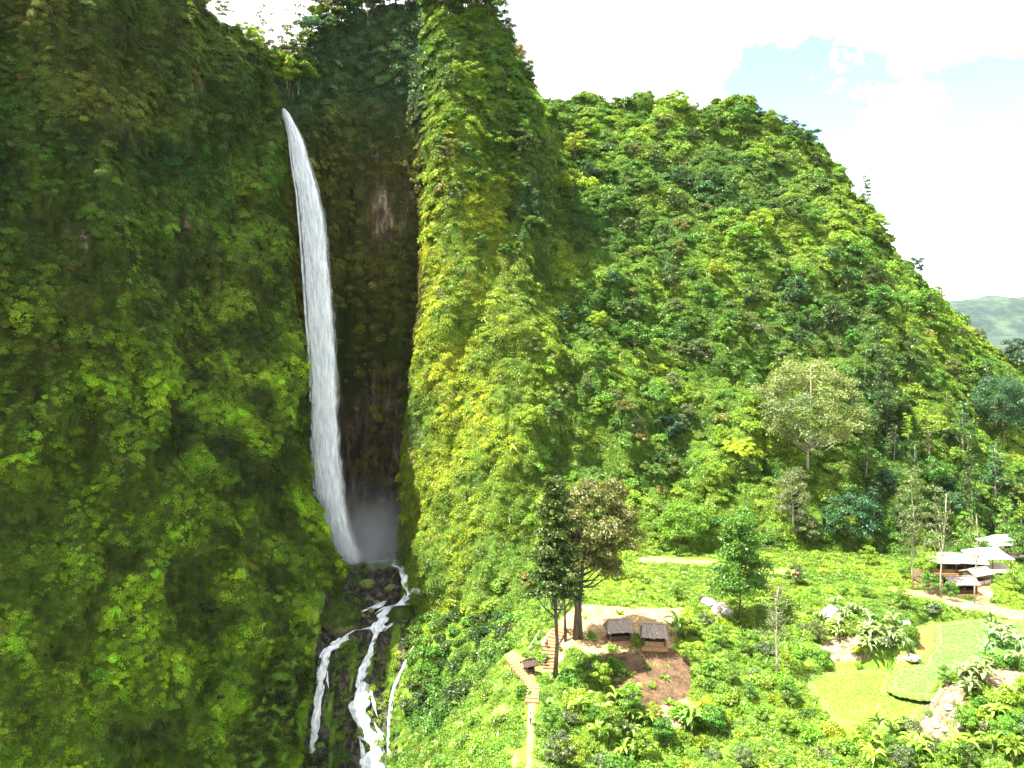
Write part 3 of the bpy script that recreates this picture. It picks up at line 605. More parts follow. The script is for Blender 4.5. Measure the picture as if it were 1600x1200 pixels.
pick = np.where(rng.random(len(p)) < .8, rng.integers(7, 10, len(p)), np.where(rng.random(len(p)) < .85, rng.integers(10, 12, len(p)), rng.integers(12, 14, len(p)))); s_ = s_*np.where(pick >= 10, .7, 1)[:, None]
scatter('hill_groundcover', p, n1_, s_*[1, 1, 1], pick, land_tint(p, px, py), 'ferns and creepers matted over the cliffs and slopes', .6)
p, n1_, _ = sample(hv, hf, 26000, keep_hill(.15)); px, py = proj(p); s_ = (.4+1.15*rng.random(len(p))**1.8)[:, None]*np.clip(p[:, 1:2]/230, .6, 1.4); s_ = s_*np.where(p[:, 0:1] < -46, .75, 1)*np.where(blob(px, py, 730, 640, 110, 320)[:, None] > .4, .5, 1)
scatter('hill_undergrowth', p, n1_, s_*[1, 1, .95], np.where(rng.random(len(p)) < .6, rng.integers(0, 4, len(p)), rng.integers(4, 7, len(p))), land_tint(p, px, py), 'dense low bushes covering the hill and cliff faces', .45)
soil_f = np.maximum.reduce([soil, dark*.85, pale*.9])[gf].mean(1); rock_f = rockm[gf].mean(1)
def road_free(cen):
    ok = np.ones(len(cen)); 
    for poly in (FIELD, FIELD2, POND): ok *= (polydist(cen[:, 0], cen[:, 1], poly) > .6)
    return ok
PATHS = [[(826,1225),(828,1180),(829,1130),(831,1100)], [(1000,873),(1050,876),(1110,879),(1180,888),(1250,896)], [(1395,922),(1450,933),(1500,941),(1560,952),(1640,966)], [(1533,945),(1538,925),(1530,905)], [(795,1022),(822,1034),(845,1046),(862,1046)]]
STAIRS = [[(831,1100),(832,1075),(820,1056),(803,1042)], [(860,1046),(858,1020),(866,1000),(878,982)]]
def pix_line_dist(px, py, lines):
    d = np.full(len(px), 1e9)
    for l in lines:
        for (a0, b0), (a1, b1) in zip(l[:-1], l[1:]):
            e = np.array([a1-a0, b1-b0], float); tt = np.clip(((px-a0)*e[0]+(py-b0)*e[1])/(e@e), 0, 1); d = np.minimum(d, np.hypot(px-a0-tt*e[0], (py-b0-tt*e[1])*1.6))
    return d
def keep_ground(den_soil, bushy=False):
    def f_(cen, px, py, n):
        k_ = np.where(soil_f > .35, den_soil, 1.0)*np.where(rock_f > .3, .3, 1)*road_free(cen)*(pix_line_dist(px, py, PATHS+STAIRS) > 11)*(1-.93*(((px > 572) & (px < 668) & (py > 868) & (py < 975))))
        nn = fbm(cen*.1, 3, 63); k_ = k_*np.clip(.9+nn*1.1, .35, 1.6)
        if bushy:
            openf = np.clip(blob(px, py, 1080, 910, 110, 30)+blob(px, py, 790, 1100, 50, 90)+blob(px, py, 1300, 1100, 90, 50)+blob(px, py, 1450, 960, 150, 25), 0, 1); k_ = k_*(1-.93*openf)
        return k_*(cen[:, 2] > -38)
    return f_
p, n1_, _ = sample(p3, gf, 60000, keep_ground(.05)); px, py = proj(p); s_ = (.6+.8*rng.random(len(p)))[:, None]*np.ones(3)*.75
pick = np.where(rng.random(len(p)) < .55, rng.integers(14, 16, len(p)), np.where(rng.random(len(p)) < .6, rng.integers(7, 10, len(p)), rng.integers(10, 12, len(p))))
scatter('grass', p, n1_, s_, pick, land_tint(p, px, py), 'bright green grass and weeds over the plateau', .5)
p, n1_, _ = sample(p3, gf, 8500, keep_ground(.06, True)); px, py = proj(p); s_ = (.3+.65*rng.random(len(p))**1.8)[:, None]*np.ones(3)
scatter('plateau_undergrowth', p, n1_, s_, np.where(rng.random(len(p)) < .7, rng.integers(0, 7, len(p)), rng.integers(12, 14, len(p))), land_tint(p, px, py), 'low leafy scrub on the plateau and gorge banks', .4)

# ------------------------------------------------------------------ trees and shrubs as things
TINTS = {'dark green': (.04, .08, .018), 'blue green': (.035, .095, .04), 'mid green': (.07, .16, .02), 'yellow green': (.2, .29, .02), 'olive': (.11, .14, .03), 'fresh green': (.13, .25, .022), 'grey green': (.1, .14, .06), 'brown olive': (.12, .135, .04), 'pale olive': (.17, .21, .075), 'deep olive': (.06, .095, .02)}
def jitter(t, a=.22):
    k_ = 1+R.uniform(-a, a); return [c*k_*(1+R.uniform(-.05, .05)) for c in t]
def tree(name, var, loc, s, colour, label, cat='tree', group=None, bark=None, stretch=1.0, sink=.3):
    tr, crn, H = VAR[var]; e = empty(name, (loc[0], loc[1], loc[2]-sink*s), R.random()*6.28, s); e.scale = (s, s, s*stretch)
    tag(e, label, cat, group); tn = jitter(TINTS[colour])
    if tr is not None: link('trunk', tr, e)
    c_ = link('crown', crn, e); c_['tint'] = tn; return e
def zone_hill(px, py):
    v = 'just below the skyline' if py < 270 else 'on the upper slope' if py < 430 else 'halfway up the slope' if py < 620 else 'on the lower slope'
    h = 'beside the cliff spur' if px < 960 else 'in the middle of the sunlit hill' if px < 1200 else 'toward the right ridge of the hill'
    return f'{v} {h}'
placed = []
def spaced(px, py, d):
    for a_, b_ in placed:
        if abs(a_-px) < d and (a_-px)**2+(b_-py)**2 < d*d: return False
    placed.append((px, py)); return True
def inhill(px, py): return 800 < px < 1640 and py < 850 and not (px < 860 and py < 300)
SPECIAL = [(1262, 745), (1153, 975), (897, 1000), (868, 1080)]
cnt = 0
for _ in range(6000):
    if cnt >= 235: break
    px, py = R.uniform(700, 1630), R.uniform(175, 860)
    if px < 830 and (py > 330 or py < 60): continue
    if 1170 < px < 1350 and 560 < py < 800: continue
    if 820 < px < 1020 and py > 690: continue
    h = hit(px, py)
    if h is None or h[3] or h[0].y > 360: continue
    if not spaced(px, py, 21+18*R.random()): continue
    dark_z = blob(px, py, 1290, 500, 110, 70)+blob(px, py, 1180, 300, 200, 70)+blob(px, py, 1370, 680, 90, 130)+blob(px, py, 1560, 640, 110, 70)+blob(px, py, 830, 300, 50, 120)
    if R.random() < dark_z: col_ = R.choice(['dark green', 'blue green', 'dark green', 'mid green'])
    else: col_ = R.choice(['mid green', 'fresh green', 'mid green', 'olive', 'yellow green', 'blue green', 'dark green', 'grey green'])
    if px > 1350 and py > 600: var = R.choice(['tall0', 'tall1', 'tall2', 'round0', 'round2']); 
    else: var = R.choice(['round0', 'round1', 'round2', 'round3', 'wide0', 'wide1', 'round1', 'bush0', 'bush1', 'bush2'])
    s = R.uniform(.6, 1.25)*R.choice([1, 1, 1.25])*(h[0].y/270)
    zn = zone_hill(px, py); form = {'rou': 'round crowned', 'wid': 'spreading', 'tal': 'slender', 'bus': 'low bushy'}[var[:3]]
    if var.startswith('bush'): s *= 1.2
    nm, ct = ('hillside_shrub', 'shrub') if var.startswith('bush') else ('hillside_tree', 'tree')
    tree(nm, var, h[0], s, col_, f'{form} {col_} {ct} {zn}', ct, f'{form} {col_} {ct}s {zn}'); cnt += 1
for _ in range(400):
    px, py = R.uniform(690, 850), R.uniform(30, 420)
    if cnt >= 285: break
    h = hit(px, py)
    if h is None or h[3] or h[0].y > 300 or (py > 300 and px < 740) or not spaced(px, py, 19): continue
    col_ = R.choice(['dark green', 'mid green', 'yellow green', 'fresh green', 'mid green']); var = R.choice(['round0', 'round1', 'round2', 'round3', 'bush0', 'bush1']); ct = 'shrub' if var[0] == 'b' else 'tree'
    tree('hillside_'+ct, var, h[0], R.uniform(.55, 1.0), col_, f'{col_} {ct} on the flank of the spur left of the sunlit hill', ct, f'{col_} {ct}s on the flank of the spur'); cnt += 1
# skyline trees of the hill
for i, px in enumerate(np.linspace(850, 1300, 26)):
    t_ = (px-850)/450; py = 182-12*math.sin(t_*3)+ (max(0, px-1150)/150)**2*55; h = None
    for dpy in range(-10, 60, 4):
        h = hit(px+R.uniform(-6, 6), py+dpy)
        if h and not h[3] and h[0].y < 372: break
        h = None
    if h: tree('skyline_tree', R.choice(['round0', 'round1', 'round2', 'wide0']), h[0], R.uniform(.35, .62), R.choice(['fresh green', 'mid green', 'olive']), 'small rounded tree on the crest of the sunlit hill', 'tree', 'small trees along the crest of the sunlit hill')
def first_hit(px, py0, py1):
    for py in range(py0, py1, 3):
        h = hit(px, py)
        if h and h[0].y < 372: return h
    return hit(px, py1)
for px, s, lab, var in ((1360, 1.15, 'lone thin tree leaning above the right ridge of the hill', 'tall0'), (1455, .8, 'small sparse tree on the steep right ridge below the lone thin one', 'sparse0')):
    h = first_hit(px-6, 230, 520); tree('ridge_tree', var, h[0], s, 'dark green', lab, 'tree')
# rim trees above left cliff, notch and recess
rim = [(300, 'tall0', 1.0, 'dark green'), (318, 'round1', .8, 'yellow green'), (345, 'tall1', .8, 'olive'), (358, 'sparse0', .9, 'grey green'), (380, 'round2', .75, 'yellow green'), (398, 'round0', .9, 'yellow green'), (410, 'sparse0', 1.5, 'dark green'), (415, 'round3', 1.1, 'olive'), (424, 'round1', 1.1, 'fresh green'), (440, 'round2', 1.2, 'yellow green'), (452, 'round0', 1.2, 'olive'),
       (432, 'round1', 1.0, 'yellow green'), (448, 'tall2', 1.2, 'olive'), (465, 'sparse0', 1.5, 'dark green'), (480, 'round0', .8, 'yellow green'), (500, 'round2', 1.0, 'yellow green'), (512, 'sparse0', 1.5, 'dark green'), (527, 'tall0', 1.0, 'dark green'), (545, 'round3', .9, 'blue green'), (560, 'tall1', 1.3, 'dark green'), (580, 'tall2', 1.4, 'blue green'),
       (600, 'round0', 1.2, 'dark green'), (618, 'round1', .9, 'yellow green'), (636, 'tall0', 1.3, 'dark green'), (652, 'round2', 1.1, 'olive'), (668, 'tall1', 1.3, 'dark green'), (684, 'round3', 1.2, 'mid green'), (700, 'tall2', 1.3, 'grey green'), (716, 'round0', 1.2, 'grey green'), (732, 'round1', 1.2, 'fresh green'), (750, 'round2', 1.2, 'grey green'), (764, 'round3', .9, 'olive'), (790, 'round1', .8, 'grey green'), (808, 'round0', .8, 'brown olive'), (822, 'round2', .8, 'mid green')]
rim += [(px_+R.uniform(-5, 5), R.choice(['round0', 'round1', 'round2', 'round3', 'wide0', 'tall0', 'tall2']), R.uniform(.8, 1.3), R.choice(['dark green', 'blue green', 'dark green', 'olive', 'mid green'])) for px_ in np.linspace(455, 770, 44)]
for i, (px, var, s, col_) in enumerate(rim):
    py0 = int(np.interp(px, [290, 400, 440, 470, 500, 560, 700, 760, 800, 835], [15, 105, 165, 120, 70, 10, -10, 10, 110, 175])); h = first_hit(px, int(max(py0-20, -60)+(R.uniform(0, 60) if i > 34 else 0)), 330)
    if h is None: continue
    where = 'on the left cliff rim' if px < 405 else 'in the notch above the waterfall lip' if px < 470 else 'on the cliff rim right of the waterfall' if px < 650 else 'on top of the spur beside the open sky'
    form = {'rou': 'rounded', 'tal': 'tall leafy', 'spa': 'thin bare stemmed', 'wid': 'flat spreading'}[var[:3]]
    tree('cliff_top_tree', var, h[0], s*(1.0 if px < 440 else 1.25), col_, f'{form} {col_} tree {where}', 'tree', f'{form} {col_} trees {where}')
# shrubs and trees clinging to the cliffs
cnt = 0; placed.clear()
for _ in range(5000):
    if cnt >= 190: break
    px, py = R.uniform(-30, 760), R.uniform(-10, 1190)
    h = hit(px, py)
    if h is None or h[3]: continue
    p_ = h[0]; rec = 440 < px < 665 and p_.y > 228
    if rec and (py > 330 or px < 520): continue
    if 630 < px < 760 and py > 330 and R.random() < .75: continue
    if not spaced(px, py, 26+20*R.random()): continue
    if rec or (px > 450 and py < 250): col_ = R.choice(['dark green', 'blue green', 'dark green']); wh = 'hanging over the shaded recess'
    elif px < 450: col_ = R.choice(['dark green', 'dark green', 'mid green', 'olive'] if py < 600 else ['mid green', 'dark green', 'fresh green', 'mid green']); wh = ('high on' if py < 300 else 'halfway up' if py < 650 else 'low on')+' the shaded left cliff, '+('near the left edge' if px < 150 else 'away from the waterfall' if px < 300 else 'toward the waterfall')
    else: col_ = R.choice(['yellow green', 'fresh green', 'olive']); wh = 'on the sunlit spur right of the waterfall'
    s = R.uniform(.55, 1.15)*(p_.y/200)*(.8 if px < 450 else .7); var = R.choice(['bush0', 'bush1', 'bush2', 'round0', 'round3'] if not px > 640 else ['bush0', 'bush1', 'bush2'])
    if var[0] == 'r': s *= .55
    ct = 'shrub' if var[0] == 'b' else 'tree'
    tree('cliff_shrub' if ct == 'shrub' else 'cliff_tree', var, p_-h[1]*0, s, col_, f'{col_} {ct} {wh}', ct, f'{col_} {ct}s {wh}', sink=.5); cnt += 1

# named foreground trees
def big_tree(name, px, py, H, cw, cb, kind, colour, label, seed, per=40, leaf=.3, ncl=26, r0=.3, bark='bark', twin=False, qs=1.0, lean=0.0):
    h = hit(px, py); loc = h[0]; tr, (v, f) = tree_variant(seed, H, cw, None, cb, kind, leaf, per, ncl, r0, qs, lean)
    e = empty(name, (loc.x, loc.y, loc.z-.3)); tag(e, label, 'tree')
    tr.build('trunk', M[bark], e, True)
    if twin:
        t2 = trunk_mb(np.random.default_rng(seed+1), H*.8, r0*.85, []); o2 = t2.build('trunk', M[bark], e, True); o2.location = (1.0, .3, 0)
    c_ = link('crown', mesh('crown', v, f, mats=[M['leaf']]), e); c_['tint'] = jitter(TINTS[colour], .05); return e
big_tree('tall_tree', 867, 1062, 34, 4.2, 13, 'tall', 'deep olive', 'tall slim dark tree with a bare curved trunk beside the steps', 301, 52, .52, 52, .36)
big_tree('forked_tree', 899, 998, 29, 7.6, 10, 'round', 'brown olive', 'big brown olive tree with twin dark trunks beside the thatched huts', 302, 60, .44, 66, .5, twin=True, qs=.75, lean=4.2)
big_tree('slim_tree', 884, 1002, 25, 3.4, 7, 'tall', 'dark green', 'narrow dark green tree pressed against the big twin trunked one', 303, 60, .44, 22, .26)
big_tree('green_tree', 1153, 972, 21, 6.4, 5, 'tall', 'mid green', 'medium green tree with a thin dark trunk right of the huts', 304, 55, .44, 30, .22)
big_tree('spreading_tree', 1262, 748, 34, 15.5, 8, 'round', 'pale olive', 'huge pale olive spreading tree on the lower right slope', 305, 24, .5, 90, .4, bark='bark_pale', qs=.55)
big_tree('pale_trunk_tree', 1213, 1062, 17, 3.4, 7, 'tall', 'grey green', 'thin grey green tree with a pale crooked trunk above the lime field', 306, 30, .3, 16, .2, bark='bark_pale')
big_tree('slender_tree', 1427, 922, 27, 4.2, 9, 'tall', 'grey green', 'slender tree with pale trunk left of the white roofs', 307, 34, .36, 24, .24, bark='bark_pale')
big_tree('slender_tree', 1471, 936, 24, 3.4, 10, 'tall', 'grey green', 'second slender pale trunk tree just in front of the long tin roofs', 308, 26, .36, 18, .2, bark='bark_pale')
big_tree('slender_tree', 1523, 944, 20, 2.6, 9, 'tall', 'olive', 'thin tree standing at the end of the footpath below the white roofs', 309, 16, .34, 12, .16, bark='bark_pale')
big_tree('column_tree', 1515, 800, 22, 3.2, 3, 'conifer', 'dark green', 'dark column shaped conifer above the white roofs', 310, 60, .4, 16, .3)
big_tree('dark_tree', 1385, 690, 30, 4.5, 4, 'tall', 'dark green', 'tall dark tree between the spreading olive tree and the right edge', 311, 50, .45, 24, .3)
big_tree('round_tree', 1570, 700, 24, 9, 6, 'round', 'blue green', 'broad blue green tree at the right edge of the slope', 312, 34, .45, 30, .35)
big_tree('round_tree', 1240, 835, 18, 5.5, 4, 'round', 'grey green', 'rounded grey green tree directly below the huge spreading tree', 313, 40, .38, 22, .25, bark='bark_pale')
big_tree('round_tree', 1065, 850, 11, 7, 1.5, 'round', 'fresh green', 'broad low fresh green tree just above the dirt path', 314, 44, .42, 26, .25)
big_tree('round_tree', 1330, 850, 14, 7, 2, 'round', 'blue green', 'broad blue green tree at the foot of the slope above the meadow', 315, 40, .42, 26, .25)

# plateau shrubs
cnt = 0; placed.clear()
spots = []
for _ in range(4000):
    if cnt >= 150: break
    px, py = R.uniform(850, 1620), R.uniform(880, 1215); h = hit(px, py)
    if h is None or not h[3]: continue
    if pix_line_dist(np.array([px]), np.array([py]), PATHS+STAIRS)[0] < 30: continue
    p_ = h[0]
    if any(polydist(np.array([p_.x]), np.array([p_.y]), q_)[0] < 1.8 for q_ in (FIELD, FIELD2, POND)): continue
    if blob(px, py, 960, 985, 110, 55) > .35 or blob(px, py, 1030, 1070, 70, 55) > .45 or blob(px, py, 1080, 900, 100, 26) > .4 or blob(px, py, 1320, 1030, 45, 16) > .5 or blob(px, py, 1470, 1130, 45, 50) > .5 or blob(px, py, 1575, 1065, 45, 30) > .5 or blob(px, py, 1510, 910, 90, 36) > .4: continue
    if not spaced(px, py, 24+16*R.random()): continue
    col_ = R.choice(['fresh green', 'fresh green', 'mid green', 'yellow green', 'grey green']); var = R.choice(['bush0', 'bush1', 'bush2', 'round1', 'round3']); s = R.uniform(.55, 1.15)
    if px < 1120 and py > 1060: s *= 1.15
    if var[0] == 'r': s *= .55
    wh = ('between the steps and the brown bank' if px < 1000 else 'around the green tree and brown bank' if px < 1230 else 'beside the rice fields' if py < 1060 else 'in the foreground scrub below the rice fields') if py > 1010 or px > 1230 else 'on the meadow behind the huts'
    ct = 'shrub' if var[0] == 'b' else 'tree'
    tree('plateau_shrub' if ct == 'shrub' else 'young_tree', var, p_, s, col_, f'{col_} leafy {ct} {wh}', ct, f'{col_} {ct}s {wh}', sink=.35); cnt += 1
# bushes on the gorge's right bank
placed.clear(); cnt = 0
for _ in range(900):
    if cnt >= 60: break
    px, py = R.uniform(640, 800), R.uniform(965, 1160)
    if py > 1190-(px-640)*1.1: continue
    h = hit(px, py)
    if h is None or not spaced(px, py, 15): continue
    tree('gorge_shrub', R.choice(['bush0', 'bush1', 'bush2']), h[0], R.uniform(.9, 1.5), R.choice(['dark green', 'mid green']), 'dark bushy shrub on the gorge bank right of the cascades', 'shrub', 'bushy shrubs on the gorge bank right of the cascades'); cnt += 1
for px, py, s in ((395, 915, 1.0), (430, 940, .9), (455, 985, .9), (410, 1010, .9), (440, 1060, .8), (380, 985, 1.1), (455, 1130, .8), (505, 905, .9), (540, 895, .8), (480, 925, .8), (570, 895, .7), (300, 1165, 1.2), (345, 1180, 1.2), (150, 1060, 1.2), (590, 885, .6)):
    h = hit(px, py)
    if h: tree('bank_shrub', R.choice(['bush0', 'bush1', 'bush2']), h[0], s, 'fresh green' if px < 480 else 'mid green', 'bright green shrub on the bank left of the cascades', 'shrub', 'green shrubs on the bank left of the cascades')

# banana plants: each leaf a part
def leaf_mesh(seed, L_=2.3, W=.5):
    r = random.Random(seed); v, f = [], []; n = 7
    for i in range(n+1):
        t_ = i/n; w_ = W*math.sin(math.pi*min(max(t_*.92+.06, 0), 1))**.6*(1 if i < n else .15); x = L_*(t_*.85); z = L_*(.55*math.sin(t_*2.0)-.35*t_*t_)
        v += [(x, -w_/2, z+.05*r.random()), (x, 0, z-.05), (x, w_/2, z+.05*r.random())]
    for i in range(n):
        b0 = i*3; f += [(b0, b0+1, b0+4, b0+3), (b0+1, b0+2, b0+5, b0+4)]
    return mesh('leaf', v, f, mats=[M['leaf_gloss']])
LM = [leaf_mesh(i) for i in range(4)]
mb = MB(); mb.tube([(0, 0, -.3), (0.05, 0, .8), (0, 0.04, 1.5)], [.16, .13, .08], 7); STEM = mesh('stem', mb.v, mb.f, True, mats=[rough('banana_stem', [(.12, .14, .05), (.25, .26, .1)], 3, .3)])
def banana(px, py, s, label, col='grey green'):
    h = hit(px, py)
    if h is None: return
    e = empty('banana_plant', h[0], R.random()*6.28, s); tag(e, label, 'plant', 'banana plants on the plateau'); link('stem', STEM, e); tn = jitter(TINTS[col], .15)
    for k_ in range(8):
        o = link('leaf', LM[k_ % 4], e); o.location = (0, 0, 1.25+.04*k_); o.rotation_euler = (R.uniform(-.15, .15), R.uniform(-.35, .35), k_*2.4+R.uniform(-.3, .3)); o['tint'] = [c*(1.5) for c in tn]; sc_ = R.uniform(.75, 1.1); o.scale = (sc_,)*3
for i in range(13): banana(1372+R.gauss(0, 22), 1012+R.gauss(0, 14)-8, R.uniform(.9, 1.3), 'grey green banana plant in the clump left of the muddy pond')
for i in range(10): banana(1310+R.gauss(0, 24), 968+R.gauss(0, 10), R.uniform(.8, 1.1), 'pale banana plant on the mound above the bare pink soil')
for i in range(14): banana(1570+R.gauss(0, 22), 1010+R.gauss(0, 14), R.uniform(1.0, 1.4), 'banana plant in the clump right of the emerald rice field')
for i in range(8): banana(1530+R.gauss(0, 14), 1065+R.gauss(0, 12), R.uniform(.9, 1.3), 'banana plant between the two bare pale banks at lower right')
for i in range(6): banana(1078+R.gauss(0, 12), 1140+R.gauss(0, 8), R.uniform(.9, 1.3), 'banana plant just right of the lowest thatched roof', 'mid green')
for i in range(6): banana(1066+R.gauss(0, 8), 995+R.gauss(0, 10), R.uniform(.9, 1.4), 'arching leafy plant beside the second thatched hut', 'mid green')
for i in range(16): banana(R.uniform(1340, 1600), R.uniform(1120, 1205), R.uniform(.9, 1.3), 'banana plant in the scrub along the lower right edge', 'fresh green')
for i in range(8): banana(R.uniform(880, 1010), R.uniform(1100, 1190), R.uniform(.8, 1.2), 'broad leaved plant in the scrub below the tall trees', 'fresh green')

# ------------------------------------------------------------------ water
def ribbon(name, pts, widths, mat, parent=None, nw=9, bulge=.2, seed=0, side=Vector((1, 0, 0)), uvs=1.0, ragged=.2):
    r = np.random.default_rng(seed); v, f, body, uv = [], [], [], []; n = len(pts); ln = 0
    for i, (p_, w_) in enumerate(zip(pts, widths)):
        if i: ln += (Vector(p_)-Vector(pts[i-1])).length
        j0 = ragged*w_*float(vnoise(np.array([[i*.23, seed*3.1, 0]]), 5)[0]); j1 = ragged*w_*float(vnoise(np.array([[i*.31, seed*5.7, 9]]), 6)[0])
        for k_ in range(nw):
            t_ = k_/(nw-1); off = (-.5*w_+j0)*(1-t_)+(.5*w_+j1)*t_; b_ = math.sin(t_*math.pi)
            q_ = Vector(p_)+side*off+Vector((0, -1, 0))*(bulge*w_*b_*.35); v.append(q_); body.append(min(1, b_*1.5)); uv.append((t_*w_/8+seed, ln/26))
        if i:
            for k_ in range(nw-1):
                a0 = (i-1)*nw+k_; f.append((a0, a0+1, a0+nw+1, a0+nw))
    me = mesh(name, v, np.array(f), True, {'body': body}, [mat]); ul = me.uv_layers.new(name='UVMap'); idx = np.array([l.vertex_index for l in me.loops]); ul.data.foreach_set('uv', np.array(uv, np.float32)[idx].ravel())
    return link(name, me, parent)
def cat_pts(pp, k=10):
    a_ = catmull(np.array(pp, float), [k]*(len(pp)-1)); return a_
YF = 234.0
prof = [(441, 169, 7, 236), (448, 178, 11, 235), (457, 195, 13, 234), (467, 222, 20, 233), (476, 260, 25, 232), (486, 300, 29, 231.5), (494, 350, 33, 231), (500, 420, 34, 231), (506, 500, 35, 231), (511, 570, 34, 231), (513, 640, 35, 231), (515, 700, 36, 231), (519, 750, 38, 231), (525, 800, 40, 231.5), (534, 840, 43, 232), (546, 876, 48, 233)]
fall = empty('waterfall', P(545, 872, 233)); tag(fall, 'tall white waterfall dropping down the dark cliff recess', kind='structure')
bpts = cat_pts([list(P(a_, b_, d_))+[w_/F*d_*.86] for a_, b_, w_, d_ in prof], 9)
def fl(name, dxs, ws, dy, seed, core=False, veil=False):
    pts = [(q_[0]+dxs*q_[3], q_[1]+dy, q_[2]) for q_ in bpts]; o = ribbon(name, pts, [q_[3]*ws for q_ in bpts], M['fall_core' if core else 'veil' if veil else 'fall'], fall, 17, .3, seed, ragged=.07); o.matrix_parent_inverse = fall.matrix_world.inverted(); return o
bpy.context.view_layer.update()
for i, (dx_, ws, dy_) in enumerate(((0.08, .72, 0), (.0, .95, -.7), (.18, .6, -1.2), (-.1, 1.1, .8), (.02, 1.5, -1.7), (-.2, 1.5, -2.2), (.12, 1.25, -2.6))): fl('water_sheet', dx_, ws, dy_, i+1, i == 0, i > 3)
for dx_, ws_, dy_ in ((-.72, .3, .2), (-.95, .16, .4), (-.55, .35, -.4)): fl('water_sheet', dx_, ws_, dy_, 11+int(dx_*9), False)
for i in range(26):   # loose strands in the veil
    r0_ = R.uniform(-.85, .5); j0 = R.randint(0, 90); ln = R.randint(25, 60); seg = bpts[j0:j0+ln]
    if len(seg) < 8: continue
    o = ribbon('water_strand', [(q_[0]+r0_*q_[3], q_[1]-R.uniform(.2, 1.8)*0-1.0, q_[2]) for q_ in seg], [q_[3]*.09*math.sin(math.pi*min(1, (k_+1)/len(seg)))+.08 for k_, q_ in enumerate(seg)], M['veil'], fall, 5, .3, 30+i); o.matrix_parent_inverse = fall.matrix_world.inverted()
def draped(name, line, widths, label, seed, lift=.35, mat='cascade', layers=2, kind='structure'):
    e = None; fine = cat_pts([(a_, b_, w_) for (a_, b_), w_ in zip(line, widths)], 8); pts, ws = [], []
    for a_, b_, w_ in fine:
        h = hit(a_, b_)
        if h is None: continue
        q_ = h[0]-Vector((0, 1, 0))*lift*.8+Vector((0, 0, lift*.6))
        pts.append(q_); ws.append(w_/F*h[0].y)
    P_ = np.array([tuple(q_) for q_ in pts])
    for _ in range(2): P_[1:-1] = (P_[:-2]+P_[1:-1]*2+P_[2:])/4
    e = empty(name, P_[-1]); tag(e, label, kind=kind); bpy.context.view_layer.update()
    for l_ in range(layers):
        o = ribbon('water_sheet', [(q_[0]+R.uniform(-.05, .05), q_[1]-.35*l_, q_[2]+.05*l_) for q_ in P_], [w_*(1-.35*l_) for w_ in ws], M[mat], e, 9, .4, seed+l_*7, ragged=.4); o.matrix_parent_inverse = e.matrix_world.inverted()
    for l_ in range(6):
        j0 = R.randint(0, max(0, len(P_)-8)); sg = P_[j0:j0+R.randint(7, 22)]; r_ = R.choice([-1, 1])*R.uniform(.45, .75)
        if len(sg) < 5: continue
        o = ribbon('water_strand', [(q_[0]+r_*w_, q_[1]-.1, q_[2]) for q_, w_ in zip(sg, ws[j0:])], [w_*.22*math.sin(math.pi*(k_+.5)/len(sg))+.04 for k_, w_ in enumerate(ws[j0:j0+len(sg)])], M[mat], e, 5, .3, seed+40+l_, ragged=.4); o.matrix_parent_inverse = e.matrix_world.inverted()
    return e
draped('cascade', [(590, 985), (583, 1005), (575, 1030), (566, 1050), (564, 1075), (566, 1105), (574, 1135), (585, 1165), (592, 1200), (596, 1225)], [12, 10, 12, 16, 22, 27, 30, 36, 44, 48], 'widest white cascade pouring down the middle of the brown rock face', 50, .5)
draped('cascade', [(543, 990), (532, 1003), (513, 1018), (506, 1040), (502, 1065), (499, 1100), (494, 1130), (490, 1155), (487, 1176)], [10, 17, 15, 12, 14, 22, 18, 15, 11], 'narrow white cascade at the left side of the brown rock face', 60, .5)
draped('cascade', [(650, 1005), (640, 1022), (630, 1045), (618, 1070), (611, 1100), (608, 1130), (608, 1160), (609, 1185)], [2, 3, 4, 4, 5, 4, 4, 3], 'thinnest white cascade at the right side of the brown rock face', 70, .5)
draped('rapids', [(628, 878), (634, 890), (636, 902), (636, 914), (640, 930), (632, 944), (612, 950), (600, 962), (596, 975), (590, 988)], [26, 22, 15, 12, 15, 17, 16, 22, 26, 14], 'white rapids running from the plunge pool to the cascade lip', 80, .9)
draped('rapids', [(548, 880), (570, 881), (595, 878), (615, 876), (630, 882)], [10, 13, 12, 12, 12], 'foam spilling out of the mist toward the main rapids', 97, .9)
draped('rapids', [(600, 972), (585, 980), (568, 984), (553, 986), (543, 992)], [8, 8, 6, 8, 10], 'shallow run feeding the left cascade past the big boulder', 95, .7)
draped('rapids', [(602, 940), (590, 948), (578, 953), (562, 958)], [6, 10, 9, 4], 'short side run of white water left of the main rapids', 90, .7)

# mist at the foot of the fall
m, t, o = newmat('mist'); g = G(t); c_ = P(577, 862, 233); MS = (22, 13, 26)
tcx = g.n('ShaderNodeVectorMath', {0: g.n('ShaderNodeVectorMath', {0: g.n('ShaderNodeNewGeometry').outputs['Position'], 1: tuple(c_)}, operation='SUBTRACT').outputs[0], 1: tuple(1/q_ for q_ in MS)}, operation='MULTIPLY').outputs[0]
d = g.n('ShaderNodeVectorMath', {0: tcx}, operation='LENGTH').outputs['Value']
den = g.m('MULTIPLY', g.m('POWER', g.m('MAXIMUM', g.m('SUBTRACT', 1.0, d), 0.0), 2.2), g.ramp(g.noise(tcx, 2.2, 5), (.35, (.15, .15, .15)), (.65, (1.9, 1.9, 1.9))))
pv = g.n('ShaderNodeVolumePrincipled', {'Color': c4(.93, .95, 1), 'Density': g.m('MULTIPLY', den, .16), 'Anisotropy': 0.2})
t.links.new(pv.outputs[0], o.inputs['Volume'])
